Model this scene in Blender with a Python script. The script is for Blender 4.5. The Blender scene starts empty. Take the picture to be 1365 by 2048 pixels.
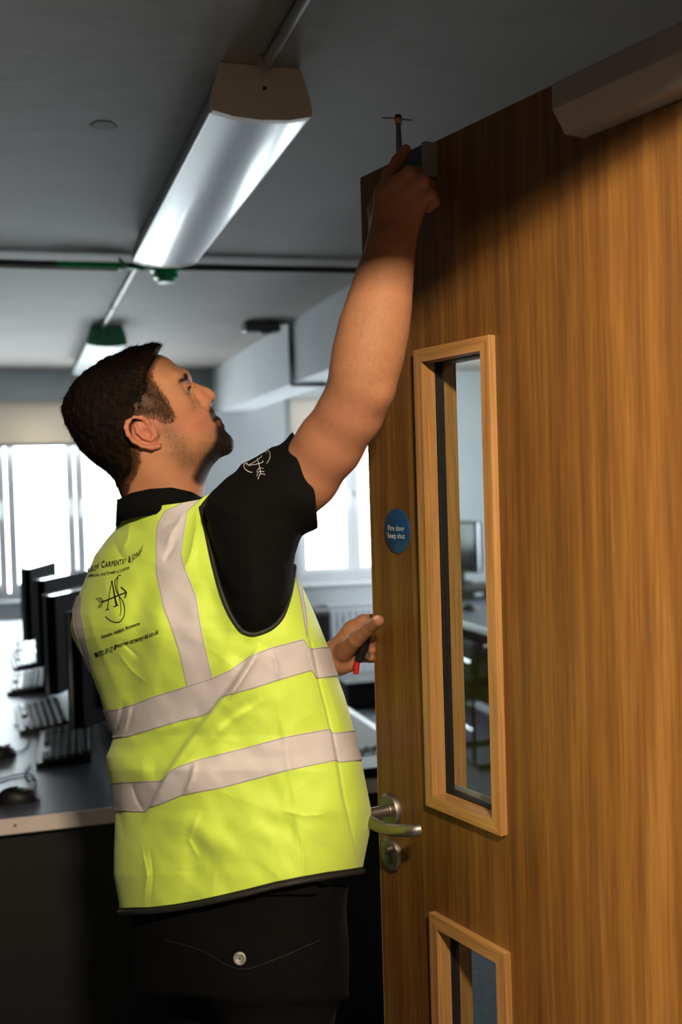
import bpy, math, random
import numpy as np
from mathutils import Vector, Matrix
from mathutils.bvhtree import BVHTree
random.seed(7); np.random.seed(7)
scn = bpy.context.scene

# ------------------------------------------------------------------ camera
FP = 2190.0
_yaw, _pit, _rol = math.radians(16.6), math.atan(59/FP), .0295
_F0 = np.array([math.sin(_yaw), math.cos(_yaw), 0.]); _R0 = np.array([math.cos(_yaw), -math.sin(_yaw), 0.]); _Z = np.array([0, 0, 1.])
CF = _F0*math.cos(_pit) - _Z*math.sin(_pit); _U0 = _F0*math.sin(_pit) + _Z*math.cos(_pit)
CU = _U0*math.cos(_rol) + _R0*math.sin(_rol); CR = _R0*math.cos(_rol) - _U0*math.sin(_rol)
CC = np.array([0, 0, 1.54])
cam_d = bpy.data.cameras.new('camera'); cam = bpy.data.objects.new('camera', cam_d); scn.collection.objects.link(cam)
cam_d.sensor_fit = 'VERTICAL'; cam_d.sensor_height = 36; cam_d.sensor_width = 24; cam_d.lens = FP/2048*36; cam_d.clip_start = .02
cam.matrix_world = Matrix(((CR[0], CU[0], -CF[0], CC[0]), (CR[1], CU[1], -CF[1], CC[1]), (CR[2], CU[2], -CF[2], CC[2]), (0, 0, 0, 1)))
cam_d.dof.use_dof = True; cam_d.dof.focus_distance = 1.66; cam_d.dof.aperture_fstop = 3.6
scn.camera = cam

# ------------------------------------------------------------------ daylight, lamps, exposure
world = bpy.data.worlds.new('sky'); scn.world = world; world.use_nodes = True
_bg = world.node_tree.nodes['Background']; _bg.inputs[0].default_value = (.86, .93, 1, 1); _bg.inputs[1].default_value = 21.0
scn.view_settings.view_transform = 'Standard'; scn.view_settings.look = 'None'
scn.view_settings.exposure = 0; scn.view_settings.gamma = 1; scn.view_settings.use_curve_mapping = False
try:
    scn.cycles.use_denoising = True; scn.cycles.max_bounces = 8; scn.cycles.diffuse_bounces = 5; scn.cycles.sample_clamp_indirect = 6
except Exception: pass

def area_light(name, loc, target, sx, sy, power, col, portal=False):
    d = bpy.data.lights.new(name, 'AREA'); d.shape = 'RECTANGLE'; d.size = sx; d.size_y = sy; d.energy = power; d.color = col
    o = bpy.data.objects.new(name, d); scn.collection.objects.link(o); o.location = loc
    o.rotation_euler = (Vector(target)-Vector(loc)).to_track_quat('-Z', 'Y').to_euler()
    if portal: d.cycles.is_portal = True
    return o
# warm ceiling lamp of the corridor behind the camera
KEY = area_light('corridor_lamp', (.20, -.42, 2.31), (.38, 1.6, 1.3), .16, .08, 60, (1, .84, .63))
FILL = area_light('corridor_lamp_side', (-1.70, -.42, 2.30), (.7, 1.1, 1.2), .7, .12, 150, (1, .80, .58))  # added unseen fill that brightens the hinge side of the door
area_light('window_portal', (.35, 8.42, 1.3), (.35, 0, 1.3), 2.2, 1.2, 1, (1, 1, 1), True)
area_light('window_portal_right', (2.55, 8.42, 1.3), (2.55, 0, 1.3), 1.4, 1.2, 1, (1, 1, 1), True)
area_light('window_portal_side', (4.62, 6.0, 1.45), (0, 6.0, 1.45), 2.0, 1.3, 1, (1, 1, 1), True)  # portal of the unseen side window added to brighten the back

# ------------------------------------------------------------------ helpers
def npv(a): return np.asarray(a, float)
def ray(px, py): return CF + CR*(px-682.5)/FP - CU*(py-1024)/FP
def P(px, py, d): return CC + ray(px, py)*d
def PA(px, py, d):
    px, py, d = np.broadcast_arrays(npv(px), npv(py), npv(d))
    return CC + d[..., None]*(CF + CR*((px-682.5)/FP)[..., None] - CU*((py-1024)/FP)[..., None])
def proj(p):
    q = p - CC; w = q@CF
    return 682.5 + FP*(q@CR)/w, 1024 - FP*(q@CU)/w, w
def onz(px, py, z): r = ray(px, py); return CC + r*(z-1.54)/r[2]
def onY(px, py, y): r = ray(px, py); return CC + r*y/r[1]

def tag(o, label=None, cat=None, group=None, kind=None):
    for k, v in (('label', label), ('category', cat), ('group', group), ('kind', kind)):
        if v: o[k] = v
    return o
def empty(name, loc, rz=0, label=None, cat=None, group=None, kind=None):
    o = bpy.data.objects.new(name, None); scn.collection.objects.link(o)
    o.empty_display_size = .05; o.location = loc; o.rotation_euler = (0, 0, rz)
    return tag(o, label, cat, group, kind)
def rootmat(o):
    m = Matrix.Identity(4)
    while o is not None:
        m = (Matrix.Translation(o.location) @ o.rotation_euler.to_matrix().to_4x4()) @ m; o = o.parent
    return m
def mesh(name, V, Fc, mat, parent=None, smooth=False, world=False, label=None, mats=None, midx=None):
    """link one mesh object; with world=True the verts are world coordinates and are taken into the parent's frame"""
    V = npv(V)
    if parent is not None and world:
        M = np.array(rootmat(parent).inverted()); V = V@M[:3, :3].T + M[:3, 3]
    me = bpy.data.meshes.new(name)
    if isinstance(Fc, np.ndarray) and Fc.ndim == 2:
        n, k = Fc.shape
        me.vertices.add(len(V)); me.vertices.foreach_set('co', V.astype(np.float32).ravel())
        me.loops.add(n*k); me.loops.foreach_set('vertex_index', Fc.astype(np.int32).ravel())
        me.polygons.add(n); me.polygons.foreach_set('loop_start', np.arange(0, n*k, k, dtype=np.int32)); me.polygons.foreach_set('loop_total', np.full(n, k, np.int32))
        me.update(calc_edges=True); me.validate()
    else:
        me.from_pydata([tuple(v) for v in V], [], [tuple(int(i) for i in f_) for f_ in Fc])
    for m_ in (mats or [mat]): me.materials.append(m_)
    if midx is not None: me.polygons.foreach_set('material_index', midx)
    if smooth: me.polygons.foreach_set('use_smooth', np.ones(len(me.polygons), bool))
    me.update()
    o = bpy.data.objects.new(name, me); scn.collection.objects.link(o)
    if parent is not None: o.parent = parent
    if label: o['label'] = label
    return o
class MB:
    def __init__(s): s.V = []; s.F = []
    def add(s, V, Fc):
        n = len(s.V); s.V += [tuple(v) for v in V]; s.F += [tuple(i+n for i in f_) for f_ in Fc]; return s
    def box(s, x0, x1, y0, y1, z0, z1, bev=0.0):
        if x0 > x1: x0, x1 = x1, x0
        if y0 > y1: y0, y1 = y1, y0
        if z0 > z1: z0, z1 = z1, z0
        b = min(bev, (x1-x0)*.45, (y1-y0)*.45, (z1-z0)*.45)
        if b <= 0:
            V = [(x, y, z) for z in (z0, z1) for x, y in ((x0, y0), (x1, y0), (x1, y1), (x0, y1))]
            return s.add(V, [(3, 2, 1, 0), (4, 5, 6, 7), (0, 1, 5, 4), (1, 2, 6, 5), (2, 3, 7, 6), (3, 0, 4, 7)])
        rings = []
        for z, i in ((z0, b), (z0+b, 0), (z1-b, 0), (z1, b)):
            X0, X1, Y0, Y1 = x0+i, x1-i, y0+i, y1-i; c = b*.6 if not i else b*.3
            rings.append([(X0+c, Y0, z), (X1-c, Y0, z), (X1, Y0+c, z), (X1, Y1-c, z), (X1-c, Y1, z), (X0+c, Y1, z), (X0, Y1-c, z), (X0, Y0+c, z)])
        V = [v for r in rings for v in r]; Fc = [tuple(range(7, -1, -1)), tuple(range(24, 32))]
        for r in range(3):
            for i in range(8): j = (i+1) % 8; Fc.append((r*8+i, r*8+j, r*8+8+j, r*8+8+i))
        return s.add(V, Fc)
    def prism(s, poly, axis, a0, a1):
        """poly of 2-D points extruded along axis 'x','y' or 'z'"""
        def m(p, a): return (a, p[0], p[1]) if axis == 'x' else ((p[0], a, p[1]) if axis == 'y' else (p[0], p[1], a))
        n = len(poly); V = [m(p, a0) for p in poly] + [m(p, a1) for p in poly]
        return s.add(V, [tuple(range(n-1, -1, -1)), tuple(range(n, 2*n))] + [(i, (i+1) % n, n+(i+1) % n, n+i) for i in range(n)])
    def cyl(s, p0, p1, r0, r1=None, n=20):
        return s.tube([p0, p1], [r0, r0 if r1 is None else r1], n)
    def tube(s, pts, rad, n=10, closed=False):
        pts = [Vector(p) for p in pts]; m = len(pts)
        if not hasattr(rad, '__len__'): rad = [rad]*m
        V = []; Fc = []; up = None
        for i, p in enumerate(pts):
            if closed: t = (pts[(i+1) % m]-pts[i-1])
            else: t = (pts[min(i+1, m-1)]-pts[max(i-1, 0)])
            t = t.normalized() if t.length > 1e-9 else Vector((0, 0, 1))
            if up is None: up = Vector((0, 0, 1)) if abs(t.z) < .9 else Vector((1, 0, 0))
            x = up.cross(t)
            if x.length < 1e-6: x = Vector((1, .3, .1)).cross(t)
            x.normalize(); y = t.cross(x); up = y
            for k in range(n):
                a = 2*math.pi*k/n; V.append(tuple(p + (x*math.cos(a)+y*math.sin(a))*rad[i]))
        for i in range(m if closed else m-1):
            for k in range(n):
                j = (i+1) % m; Fc.append((i*n+k, i*n+(k+1) % n, j*n+(k+1) % n, j*n+k))
        if not closed: Fc += [tuple(range(n-1, -1, -1)), tuple((m-1)*n+k for k in range(n))]
        return s.add(V, Fc)
    def lathe(s, prof, c=(0, 0, 0), axis='z', n=28):
        V = []; Fc = []
        for r, h in prof:
            for k in range(n):
                a = 2*math.pi*k/n; p = (r*math.cos(a), r*math.sin(a), h)
                if axis == 'y': p = (p[0], p[2], p[1])
                if axis == 'x': p = (p[2], p[0], p[1])
                V.append((p[0]+c[0], p[1]+c[1], p[2]+c[2]))
        m = len(prof)
        for i in range(m-1):
            for k in range(n): Fc.append((i*n+k, i*n+(k+1) % n, (i+1)*n+(k+1) % n, (i+1)*n+k))
        Fc += [tuple(range(n-1, -1, -1)), tuple((m-1)*n+k for k in range(n))]
        return s.add(V, Fc)
    def build(s, name, mat, parent=None, smooth=False, world=False, label=None):
        o = mesh(name, s.V, s.F, mat, parent, False, world, label)
        import bmesh
        bm = bmesh.new(); bm.from_mesh(o.data); bmesh.ops.recalc_face_normals(bm, faces=bm.faces[:]); bm.to_mesh(o.data); bm.free()
        if smooth:
            o.data.polygons.foreach_set('use_smooth', np.ones(len(o.data.polygons), bool))
            try: o.data.set_sharp_from_angle(angle=math.radians(42))
            except Exception: pass
        return o

def srgb(r, g, b): 
    return tuple(((c/255+.055)/1.055)**2.4 if c > 10 else c/255/12.92 for c in (r, g, b)) + (1,)
def mat(name, col, rough=.5, metal=0, var=0, vscale=30, bump=0, bscale=200, spec=None, trans=0, coat=0, emis=None, sheen=0, stretch=(1, 1, 1)):
    m = bpy.data.materials.new(name); m.use_nodes = True; nt = m.node_tree; b = nt.nodes['Principled BSDF']
    b.inputs['Base Color'].default_value = col if len(col) == 4 else (*col, 1)
    b.inputs['Roughness'].default_value = rough; b.inputs['Metallic'].default_value = metal
    if spec is not None: b.inputs['Specular IOR Level'].default_value = spec
    if trans: b.inputs['Transmission Weight'].default_value = trans
    if coat: b.inputs['Coat Weight'].default_value = coat; b.inputs['Coat Roughness'].default_value = .15
    if sheen: b.inputs['Sheen Weight'].default_value = sheen
    if emis: b.inputs['Emission Color'].default_value = (*emis[:3], 1); b.inputs['Emission Strength'].default_value = emis[3]
    tc = nt.nodes.new('ShaderNodeTexCoord'); mp = nt.nodes.new('ShaderNodeMapping'); mp.inputs['Scale'].default_value = stretch
    nt.links.new(tc.outputs['Object'], mp.inputs[0])
    if var:
        n = nt.nodes.new('ShaderNodeTexNoise'); n.inputs['Scale'].default_value = vscale; n.inputs['Detail'].default_value = 5
        nt.links.new(mp.outputs[0], n.inputs['Vector'])
        mr = nt.nodes.new('ShaderNodeMapRange'); mr.inputs[1].default_value = .3; mr.inputs[2].default_value = .7
        mr.inputs[3].default_value = 1-var; mr.inputs[4].default_value = 1+var; nt.links.new(n.outputs['Fac'], mr.inputs[0])
        mx = nt.nodes.new('ShaderNodeVectorMath'); mx.operation = 'SCALE'; mx.inputs[0].default_value = b.inputs['Base Color'].default_value[:3]
        nt.links.new(mr.outputs[0], mx.inputs['Scale']); nt.links.new(mx.outputs[0], b.inputs['Base Color'])
    if bump:
        n = nt.nodes.new('ShaderNodeTexNoise'); n.inputs['Scale'].default_value = bscale; n.inputs['Detail'].default_value = 4
        nt.links.new(mp.outputs[0], n.inputs['Vector'])
        bp = nt.nodes.new('ShaderNodeBump'); bp.inputs['Strength'].default_value = 1; bp.inputs['Distance'].default_value = bump
        nt.links.new(n.outputs['Fac'], bp.inputs['Height']); nt.links.new(bp.outputs[0], b.inputs['Normal'])
    return m
def wood(name, dark, mid, light, rough=.42, horiz=False, fine=1.0):
    m = bpy.data.materials.new(name); m.use_nodes = True; nt = m.node_tree; N = nt.nodes; L = nt.links; b = N['Principled BSDF']
    b.inputs['Roughness'].default_value = rough
    tc = N.new('ShaderNodeTexCoord')
    def noise(sc, scale, det=4, dist=0):
        mp = N.new('ShaderNodeMapping'); mp.inputs['Scale'].default_value = (sc[2], sc[1], sc[0]) if horiz else sc
        L.new(tc.outputs['Object'], mp.inputs[0]); n = N.new('ShaderNodeTexNoise')
        n.inputs['Scale'].default_value = scale; n.inputs['Detail'].default_value = det; n.inputs['Distortion'].default_value = dist
        L.new(mp.outputs[0], n.inputs['Vector']); return n
    big = noise((1, 1, .12), 5*fine, 3, .8); streak = noise((1, 1, .035), 120*fine, 6, .3); pore = noise((1, 1, .02), 420, 2)
    # cathedral grain: distorted rings stretched along z
    mp = N.new('ShaderNodeMapping'); mp.inputs['Scale'].default_value = (.22, 1, 5) if horiz else (5, 1, .22); L.new(tc.outputs['Object'], mp.inputs[0])
    wv = N.new('ShaderNodeTexWave'); wv.wave_type = 'BANDS'; wv.bands_direction = 'Z' if horiz else 'X'; wv.inputs['Scale'].default_value = 1.3*fine; wv.inputs['Distortion'].default_value = 9
    wv.inputs['Detail'].default_value = 3; wv.inputs['Detail Scale'].default_value = 1.1; L.new(mp.outputs[0], wv.inputs['Vector'])
    def mth(op, a, bb):
        n = N.new('ShaderNodeMath'); n.operation = op
        for i, v in enumerate((a, bb)):
            if isinstance(v, (int, float)): n.inputs[i].default_value = v
            else: L.new(v, n.inputs[i])
        return n.outputs[0]
    s = mth('ADD', mth('MULTIPLY', big.outputs['Fac'], .34), mth('MULTIPLY', streak.outputs['Fac'], .54))
    s = mth('ADD', s, mth('MULTIPLY', wv.outputs['Fac'], .12))
    s = mth('ADD', s, mth('MULTIPLY', pore.outputs['Fac'], .24))
    cr = N.new('ShaderNodeValToRGB'); L.new(s, cr.inputs[0])
    cr.color_ramp.elements[0].position = .47; cr.color_ramp.elements[0].color = dark
    cr.color_ramp.elements[1].position = .81; cr.color_ramp.elements[1].color = light
    e = cr.color_ramp.elements.new(.64); e.color = mid
    L.new(cr.outputs[0], b.inputs['Base Color'])
    bp = N.new('ShaderNodeBump'); bp.inputs['Distance'].default_value = .0004; bp.inputs['Strength'].default_value = .6
    L.new(pore.outputs['Fac'], bp.inputs['Height']); L.new(bp.outputs[0], b.inputs['Normal'])
    return m

M = {}
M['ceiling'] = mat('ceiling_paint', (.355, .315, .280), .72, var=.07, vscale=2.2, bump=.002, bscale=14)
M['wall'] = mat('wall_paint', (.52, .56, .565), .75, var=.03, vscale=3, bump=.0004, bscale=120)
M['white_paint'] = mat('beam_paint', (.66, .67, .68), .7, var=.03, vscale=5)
M['left_wall'] = mat('dark_pinboard', (.16, .16, .155), .9, var=.05, vscale=20)  # unseen wall coloured dark to cut bounce onto the door
M['corridor'] = mat('corridor_paint', (.13, .11, .09), .8, var=.03, vscale=3)
M['carpet'] = mat('carpet', (.19, .205, .235), .95, var=.25, vscale=60, bump=.003, bscale=500)
M['upvc'] = mat('white_upvc', (.88, .90, .92), .3, var=.01)
M['blind'] = mat('blind_fabric', (.74, .69, .62), .85, var=.03, vscale=80, bump=.0003, bscale=900, trans=0)
_nt = M['blind'].node_tree; _tl = _nt.nodes.new('ShaderNodeBsdfTranslucent'); _tl.inputs[0].default_value = (.80, .70, .56, 1); _mx = _nt.nodes.new('ShaderNodeMixShader'); _mx.inputs[0].default_value = .22
_nt.links.new(_nt.nodes['Principled BSDF'].outputs[0], _mx.inputs[1]); _nt.links.new(_tl.outputs[0], _mx.inputs[2]); _nt.links.new(_mx.outputs[0], _nt.nodes['Material Output'].inputs['Surface'])
M['radiator'] = mat('radiator_enamel', (.60, .64, .67), .4, var=.02)
M['oak'] = wood('oak_veneer', (.088, .035, .006, 1), (.138, .058, .0095, 1), (.20, .094, .018, 1), .48)
M['oak_bead'] = wood('oak_bead', (.28, .132, .040, 1), (.38, .195, .064, 1), (.48, .265, .096, 1), .35, fine=2)
M['oak_bead_h'] = wood('oak_bead_horizontal', (.28, .132, .040, 1), (.38, .195, .064, 1), (.48, .265, .096, 1), .35, horiz=True, fine=2)
M['steel'] = mat('satin_steel', (.30, .265, .245), .46, 1, bump=.00005, bscale=900)
M['dark_steel'] = mat('dark_steel', (.20, .20, .20), .4, .9, var=.05)
M['silver_paint'] = mat('silver_paint', (.33, .31, .30), .45, .3, var=.02)
M['seal'] = mat('black_seal', (.008, .008, .008), .5, var=.1)
M['blue_sign'] = mat('blue_sign', (.010, .050, .150), .35, var=.03)
M['sign_print'] = mat('white_print', (.62, .70, .76), .5, var=.02)
M['fitting_plastic'] = mat('fitting_plastic', (.85, .66, .48), .5, var=.03)
M['diffuser'] = mat('prismatic_diffuser', (.30, .315, .34), .38, var=.04, vscale=8, bump=.0006, bscale=260, trans=0, coat=.3)
M['diffuser_rib'] = mat('diffuser_edge', (.55, .57, .6), .3, var=.02)
M['conduit'] = mat('galvanised_conduit', (.40, .37, .34), .45, .2, var=.06)
M['dark_conduit'] = mat('dark_conduit', (.045, .045, .043), .5, var=.1)
M['green'] = mat('green_plastic', (.005, .44, .13), .35, var=.08, vscale=12)
M['green_dark'] = mat('dark_green_plastic', (.07, .34, .17), .5, var=.08)
M['grey_box'] = mat('grey_plastic', (.12, .12, .12), .5, var=.05)
M['desk_top'] = mat('grey_desk_laminate', (.065, .073, .098), .34, var=.03, vscale=60, spec=.28)
M['desk_edge'] = mat('desk_edging', (.80, .68, .62), .5, var=.04)
M['desk_black'] = mat('black_desk_panel', (.006, .006, .006), .6, var=.15)
M['black_plastic'] = mat('black_plastic', (.007, .007, .008), .45, var=.1, spec=.25)
M['key_black'] = mat('key_plastic', (.045, .047, .052), .22, var=.1)
M['silver_plastic'] = mat('silver_plastic', (.42, .44, .47), .3, .35, var=.03)
M['screen'] = mat('dark_screen', (.01, .012, .015), .12, var=.1)
M['paper'] = mat('paper', (.78, .80, .80), .8, var=.02)  # pale tone painted for window glare on the desk
M['chrome'] = mat('chrome', (.75, .76, .78), .12, 1, bump=.00003, bscale=300)
M['chair_fabric'] = mat('black_fabric', (.012, .012, .013), .9, var=.2, vscale=300, bump=.0006, bscale=900)
def glassmat():
    m = bpy.data.materials.new('clear_glass'); m.use_nodes = True; nt = m.node_tree; N = nt.nodes; L = nt.links
    N.remove(N['Principled BSDF']); out = N['Material Output']
    t = N.new('ShaderNodeBsdfTransparent'); t.inputs[0].default_value = (.90, .93, .92, 1); g = N.new('ShaderNodeBsdfGlossy'); g.inputs['Roughness'].default_value = .01
    fr = N.new('ShaderNodeFresnel'); fr.inputs['IOR'].default_value = 1.22; mx = N.new('ShaderNodeMixShader')
    n = N.new('ShaderNodeTexNoise'); n.inputs['Scale'].default_value = 3; ad = N.new('ShaderNodeMath'); ad.operation = 'MULTIPLY_ADD'; ad.inputs[1].default_value = .01
    L.new(n.outputs['Fac'], ad.inputs[0]); L.new(fr.outputs[0], ad.inputs[2]); ge = N.new('ShaderNodeNewGeometry'); sb = N.new('ShaderNodeMath'); sb.operation = 'SUBTRACT'; sb.inputs[0].default_value = 1; L.new(ge.outputs['Backfacing'], sb.inputs[1]); ml = N.new('ShaderNodeMath'); ml.operation = 'MULTIPLY'; L.new(ad.outputs[0], ml.inputs[0]); L.new(sb.outputs[0], ml.inputs[1]); L.new(ml.outputs[0], mx.inputs[0])
    L.new(t.outputs[0], mx.inputs[1]); L.new(g.outputs[0], mx.inputs[2]); L.new(mx.outputs[0], out.inputs['Surface'])
    return m
M['glass'] = glassmat()

# ------------------------------------------------------------------ room shell
def S(o): o['kind'] = 'structure'; return o
RX0, RX1, RY0, RY1, RH = -3.6, 4.3, .86, 8.1, 2.40
# floor of room and corridor
S(MB().box(RX0-.2, RX1+.2, -3.0, RY1+.3, -.1, 0).build('floor', M['carpet']))
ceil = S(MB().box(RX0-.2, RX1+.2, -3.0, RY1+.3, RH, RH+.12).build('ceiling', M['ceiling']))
S(MB().box(RX0-.15, RX0, -3.0, RY1, 0, RH).build('wall_left', M['left_wall']))
S(MB().box(RX1, RX1+.3, -3.0, 5.0, 0, RH).box(RX1, RX1+.3, 7.0, RY1, 0, RH).box(RX1, RX1+.3, 5.0, 7.0, 0, .78).box(RX1, RX1+.3, 5.0, 7.0, 2.17, RH).build('wall_right', M['wall']))
w4 = S(empty('window_4', (RX1+.1, 6.0, .78)))  # unseen window added to light the back wall and ceiling
_f = MB()
for y in (5.03, 5.65, 6.35, 6.97): _f.box(RX1+.1, RX1+.17, y-.045, y+.045, .78, 2.17, .004)
_f.box(RX1+.1, RX1+.17, 5.0, 7.0, .78, .86, .004); _f.box(RX1+.1, RX1+.17, 5.0, 7.0, 2.09, 2.17, .004)
_f.build('window_frame', M['upvc'], w4, world=True)
MB().box(RX1-.04, RX1+.1, 4.96, 7.04, .75, .78, .005).build('window_sill', M['upvc'], w4, world=True)
# back wall with three window openings: piers, dado and lintel
W1 = (-.62, 1.10); W2 = (2.05, 3.08); WZ = (.775, 2.17)
bw = MB(); bw.box(RX0, RX1, 8.1, 8.4, 0, WZ[0]); bw.box(RX0, RX1, 8.1, 8.4, WZ[1], RH)
for x0, x1 in ((RX0, W1[0]), (W1[1], W2[0]), (W2[1], RX1)): bw.box(x0, x1, 8.1, 8.4, WZ[0], WZ[1])
S(bw.build('wall_back', M['wall']))
# wall with the doorway the camera looks through
DX0, DX1, DH = -.20, .835, 2.055
fw = MB(); fw.box(RX0, DX0, .70, .82, 0, RH); fw.box(DX1, RX1, .70, .82, 0, RH); fw.box(DX0, DX1, .70, .82, DH, RH)
S(fw.build('wall_front', M['corridor']))
tr = MB(); tr.box(DX0, DX0+.03, .69, .83, 0, DH); tr.box(DX1-.03, DX1, .69, .83, 0, DH); tr.box(DX0, DX1, .69, .83, DH-.03, DH)
S(tr.build('trim_1', M['oak_bead']))
S(MB().box(RX0, RX1, -3.0, -2.9, 0, RH).build('wall_corridor', M['corridor']))
S(MB().box(RX0+.001, W1[1]+3.1, 8.085, 8.1, 0, .09).build('baseboard_back', M['upvc']))

def window(n, x0, x1, casements, lab):
    w = S(empty('window_%d' % n, ((x0+x1)/2, 8.2, WZ[0])))
    z0, z1 = WZ
    fr = MB(); t = .045
    fr.box(x0, x1, 8.2, 8.27, z0, z0+t); fr.box(x0, x1, 8.2, 8.27, z1-t, z1); fr.box(x0, x0+t, 8.2, 8.27, z0+t, z1-t); fr.box(x1-t, x1, 8.2, 8.27, z0+t, z1-t)
    fr.build('window_frame', M['upvc'], w, world=True)
    MB().box(x0-.05, x1+.05, 8.06, 8.2, z0-.03, z0, .006).build('window_sill', M['upvc'], w, world=True)
    for a, b, side in casements:
        s = MB(); q = .062
        s.box(a, b, 8.185, 8.25, z0+t, z0+t+q, .006); s.box(a, b, 8.185, 8.25, z1-t-q, z1-t, .006)
        s.box(a, a+q, 8.185, 8.25, z0+t+q, z1-t-q, .006); s.box(b-q, b, 8.185, 8.25, z0+t+q, z1-t-q, .006)
        c = s.build('casement', M['upvc'], w, world=True)
        MB().box(a+q, b-q, 8.215, 8.221, z0+t+q, z1-t-q).build('pane', M['glass'], c, world=True)
        hx = b-.03 if side > 0 else a+.03
        h = MB().box(hx-.014, hx+.014, 8.165, 8.186, 1.42, 1.48, .004); h.tube([(hx, 8.165, 1.465), (hx, 8.145, 1.46), (hx, 8.14, 1.44), (hx, 8.14, 1.35)], [.009, .010, .010, .008], 8)
        h.build('window_handle', M['upvc'], c, world=True, smooth=True)
    return w
window(1, W1[0], W1[1], [(-.575, -.06, 1), (-.05, .424, 1), (.428, .96, -1)], '')
window(2, W2[0], W2[1], [(2.095, 2.536, 1), (2.540, 3.035, -1)], '')
def blind(x0, x1, zb, lab):
    b = empty('roller_blind', ((x0+x1)/2, 8.08, zb), 0, lab, 'blind')
    MB().box(x0, x1, 8.075, 8.079, zb, 2.16).build('blind_fabric', M['blind'], b, world=True)
    MB().cyl((x0, 8.078, 2.165), (x1, 8.078, 2.165), .019, n=14).build('roller', M['blind'], b, world=True, smooth=True)
    MB().box(x0, x1, 8.070, 8.084, zb-.018, zb+.006, .003).build('bottom_bar', M['silver_plastic'], b, world=True)
blind(-.66, 1.14, 1.875, 'cream roller blind pulled part way down the window behind the man\'s head')
blind(2.03, 3.10, 1.85, 'cream roller blind over the window beside the door, behind the raised arm')
# beam (boxed duct) along the ceiling on the right
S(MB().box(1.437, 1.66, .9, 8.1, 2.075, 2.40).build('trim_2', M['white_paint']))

# ------------------------------------------------------------------ ceiling fittings
def batten(x0, x1, y0, y1, lab, capm):
    r = empty('ceiling_light', ((x0+x1)/2, y0, 2.40), 0, lab, 'light', None)
    w = (x1-x0)/2; prof_up = [(-w*.80, 2.398), (w*.80, 2.398)]
    cx = (x0+x1)/2
    def sec(s, b):  # outline of the end cap: flat top, flared sides, bowed belly
        return [(cx-w*.80*s, 2.398), (cx-w*.97*s, 2.345), (cx-w*1.02*s, 2.312), (cx-w*.99*s, 2.300), (cx-w*.55*s, 2.300-b*.75), (cx, 2.300-b), (cx+w*.55*s, 2.300-b*.75), (cx+w*.99*s, 2.300), (cx+w*1.02*s, 2.312), (cx+w*.97*s, 2.345), (cx+w*.80*s, 2.398)]
    for a, b_ in ((y0, y0+.022), (y1-.022, y1)):
        c = MB().prism(sec(1.0, .013), 'y', a, b_).build('end_cap', capm, r, world=True)
        if a == y0: MB().cyl((cx+.006, a-.0015, 2.352), (cx+.006, a+.002, 2.352), .0045, n=10).build('screw', M['seal'], c, world=True)
    MB().prism([(cx-w*.74, 2.3985), (cx-w*.74, 2.352), (cx+w*.74, 2.352), (cx+w*.74, 2.3985)], 'y', y0+.02, y1-.02).build('housing', M['silver_paint'], r, world=True)
    # bowed prismatic diffuser: a shallow trough, thick-walled
    N_ = 25; pts = []
    for i in range(N_):
        t = -1+2*i/(N_-1); pts.append((cx+w*.985*t, 2.302-.014*(1-t*t)))
    pts = [(cx-w*.90, 2.352), (cx-w*.985, 2.318)] + pts + [(cx+w*.985, 2.318), (cx+w*.90, 2.352)]
    ins = [(cx+(p[0]-cx)*.97, p[1]+.004) for p in pts][::-1]
    MB().prism(pts+ins, 'y', y0+.022, y1-.022).build('diffuser', M['diffuser'], r, world=True, smooth=True)
    for sx in (-1, 1):
        MB().cyl((cx+sx*w*.985, y0+.022, 2.305), (cx+sx*w*.985, y1-.022, 2.305), .0035, n=8).build('diffuser_rib', M['diffuser_rib'], r, world=True, smooth=True)
    return r
batten(.412, .620, 2.21, 3.75, 'long tube light with brown end cap on the ceiling, nearest the camera', M['fitting_plastic'])
batten(.397, .600, 5.88, 7.40, 'tube light with green end cap on the ceiling above the man\'s head', M['green_dark'])
def pipe(name, pts, r, m, lab, n=12, clips=()):
    rt = empty(name, pts[0], 0, lab, 'pipe')
    MB().tube(pts, r, n).build('pipe', m, rt, world=True, smooth=True)
    for c in clips: MB().cyl(npv(c)-npv((.0, .009, 0)), npv(c)+npv((0, .009, 0)), r*1.7, n=14).build('saddle', m, rt, world=True, smooth=True)
    return rt
pipe('conduit', [(.520, .9, 2.388), (.518, 2.195, 2.388)], .0105, M['conduit'], 'thin conduit on the dark ceiling leading into the nearest tube light', clips=[(.519, 2.165, 2.389)])
pipe('conduit', [(.480, 3.78, 2.388), (.476, 5.86, 2.388)], .0095, M['conduit'], 'thin conduit on the ceiling between the two tube lights', clips=[(.477, 5.2, 2.389)])
bigp = pipe('ceiling_pipe', [(-3.55, 4.19, 2.372), (.38, 4.165, 2.372), (.66, 4.155, 2.372), (1.43, 4.12, 2.372)], .0125, M['dark_conduit'], 'dark pipe crossing the ceiling from wall to beam, behind the nearest tube light')
MB().tube([(-3.55, 4.155, 2.352), (.40, 4.14, 2.352)], .0055, 8).build('cable', M['upvc'], bigp, world=True, label='white cable under the dark pipe')
MB().tube([(.18, 4.163, 2.369), (.41, 4.155, 2.369)], .0145, 14).build('sleeve', M['green'], bigp, world=True, smooth=True, label='green sleeve')
ox = onY(332, 555, 4.13)
g = empty('sounder', (ox[0], 4.13, 2.40), 0, 'green stepped round fitting with white studs at the end of the nearest tube light', 'fitting')
MB().lathe([(.058, 2.399), (.058, 2.348), (.046, 2.344), (.046, 2.322), (.032, 2.318), (.030, 2.306), (0.001, 2.305)][::-1], (ox[0], 4.13, 0), n=30).build('body', M['green'], g, world=True, smooth=True)
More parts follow.
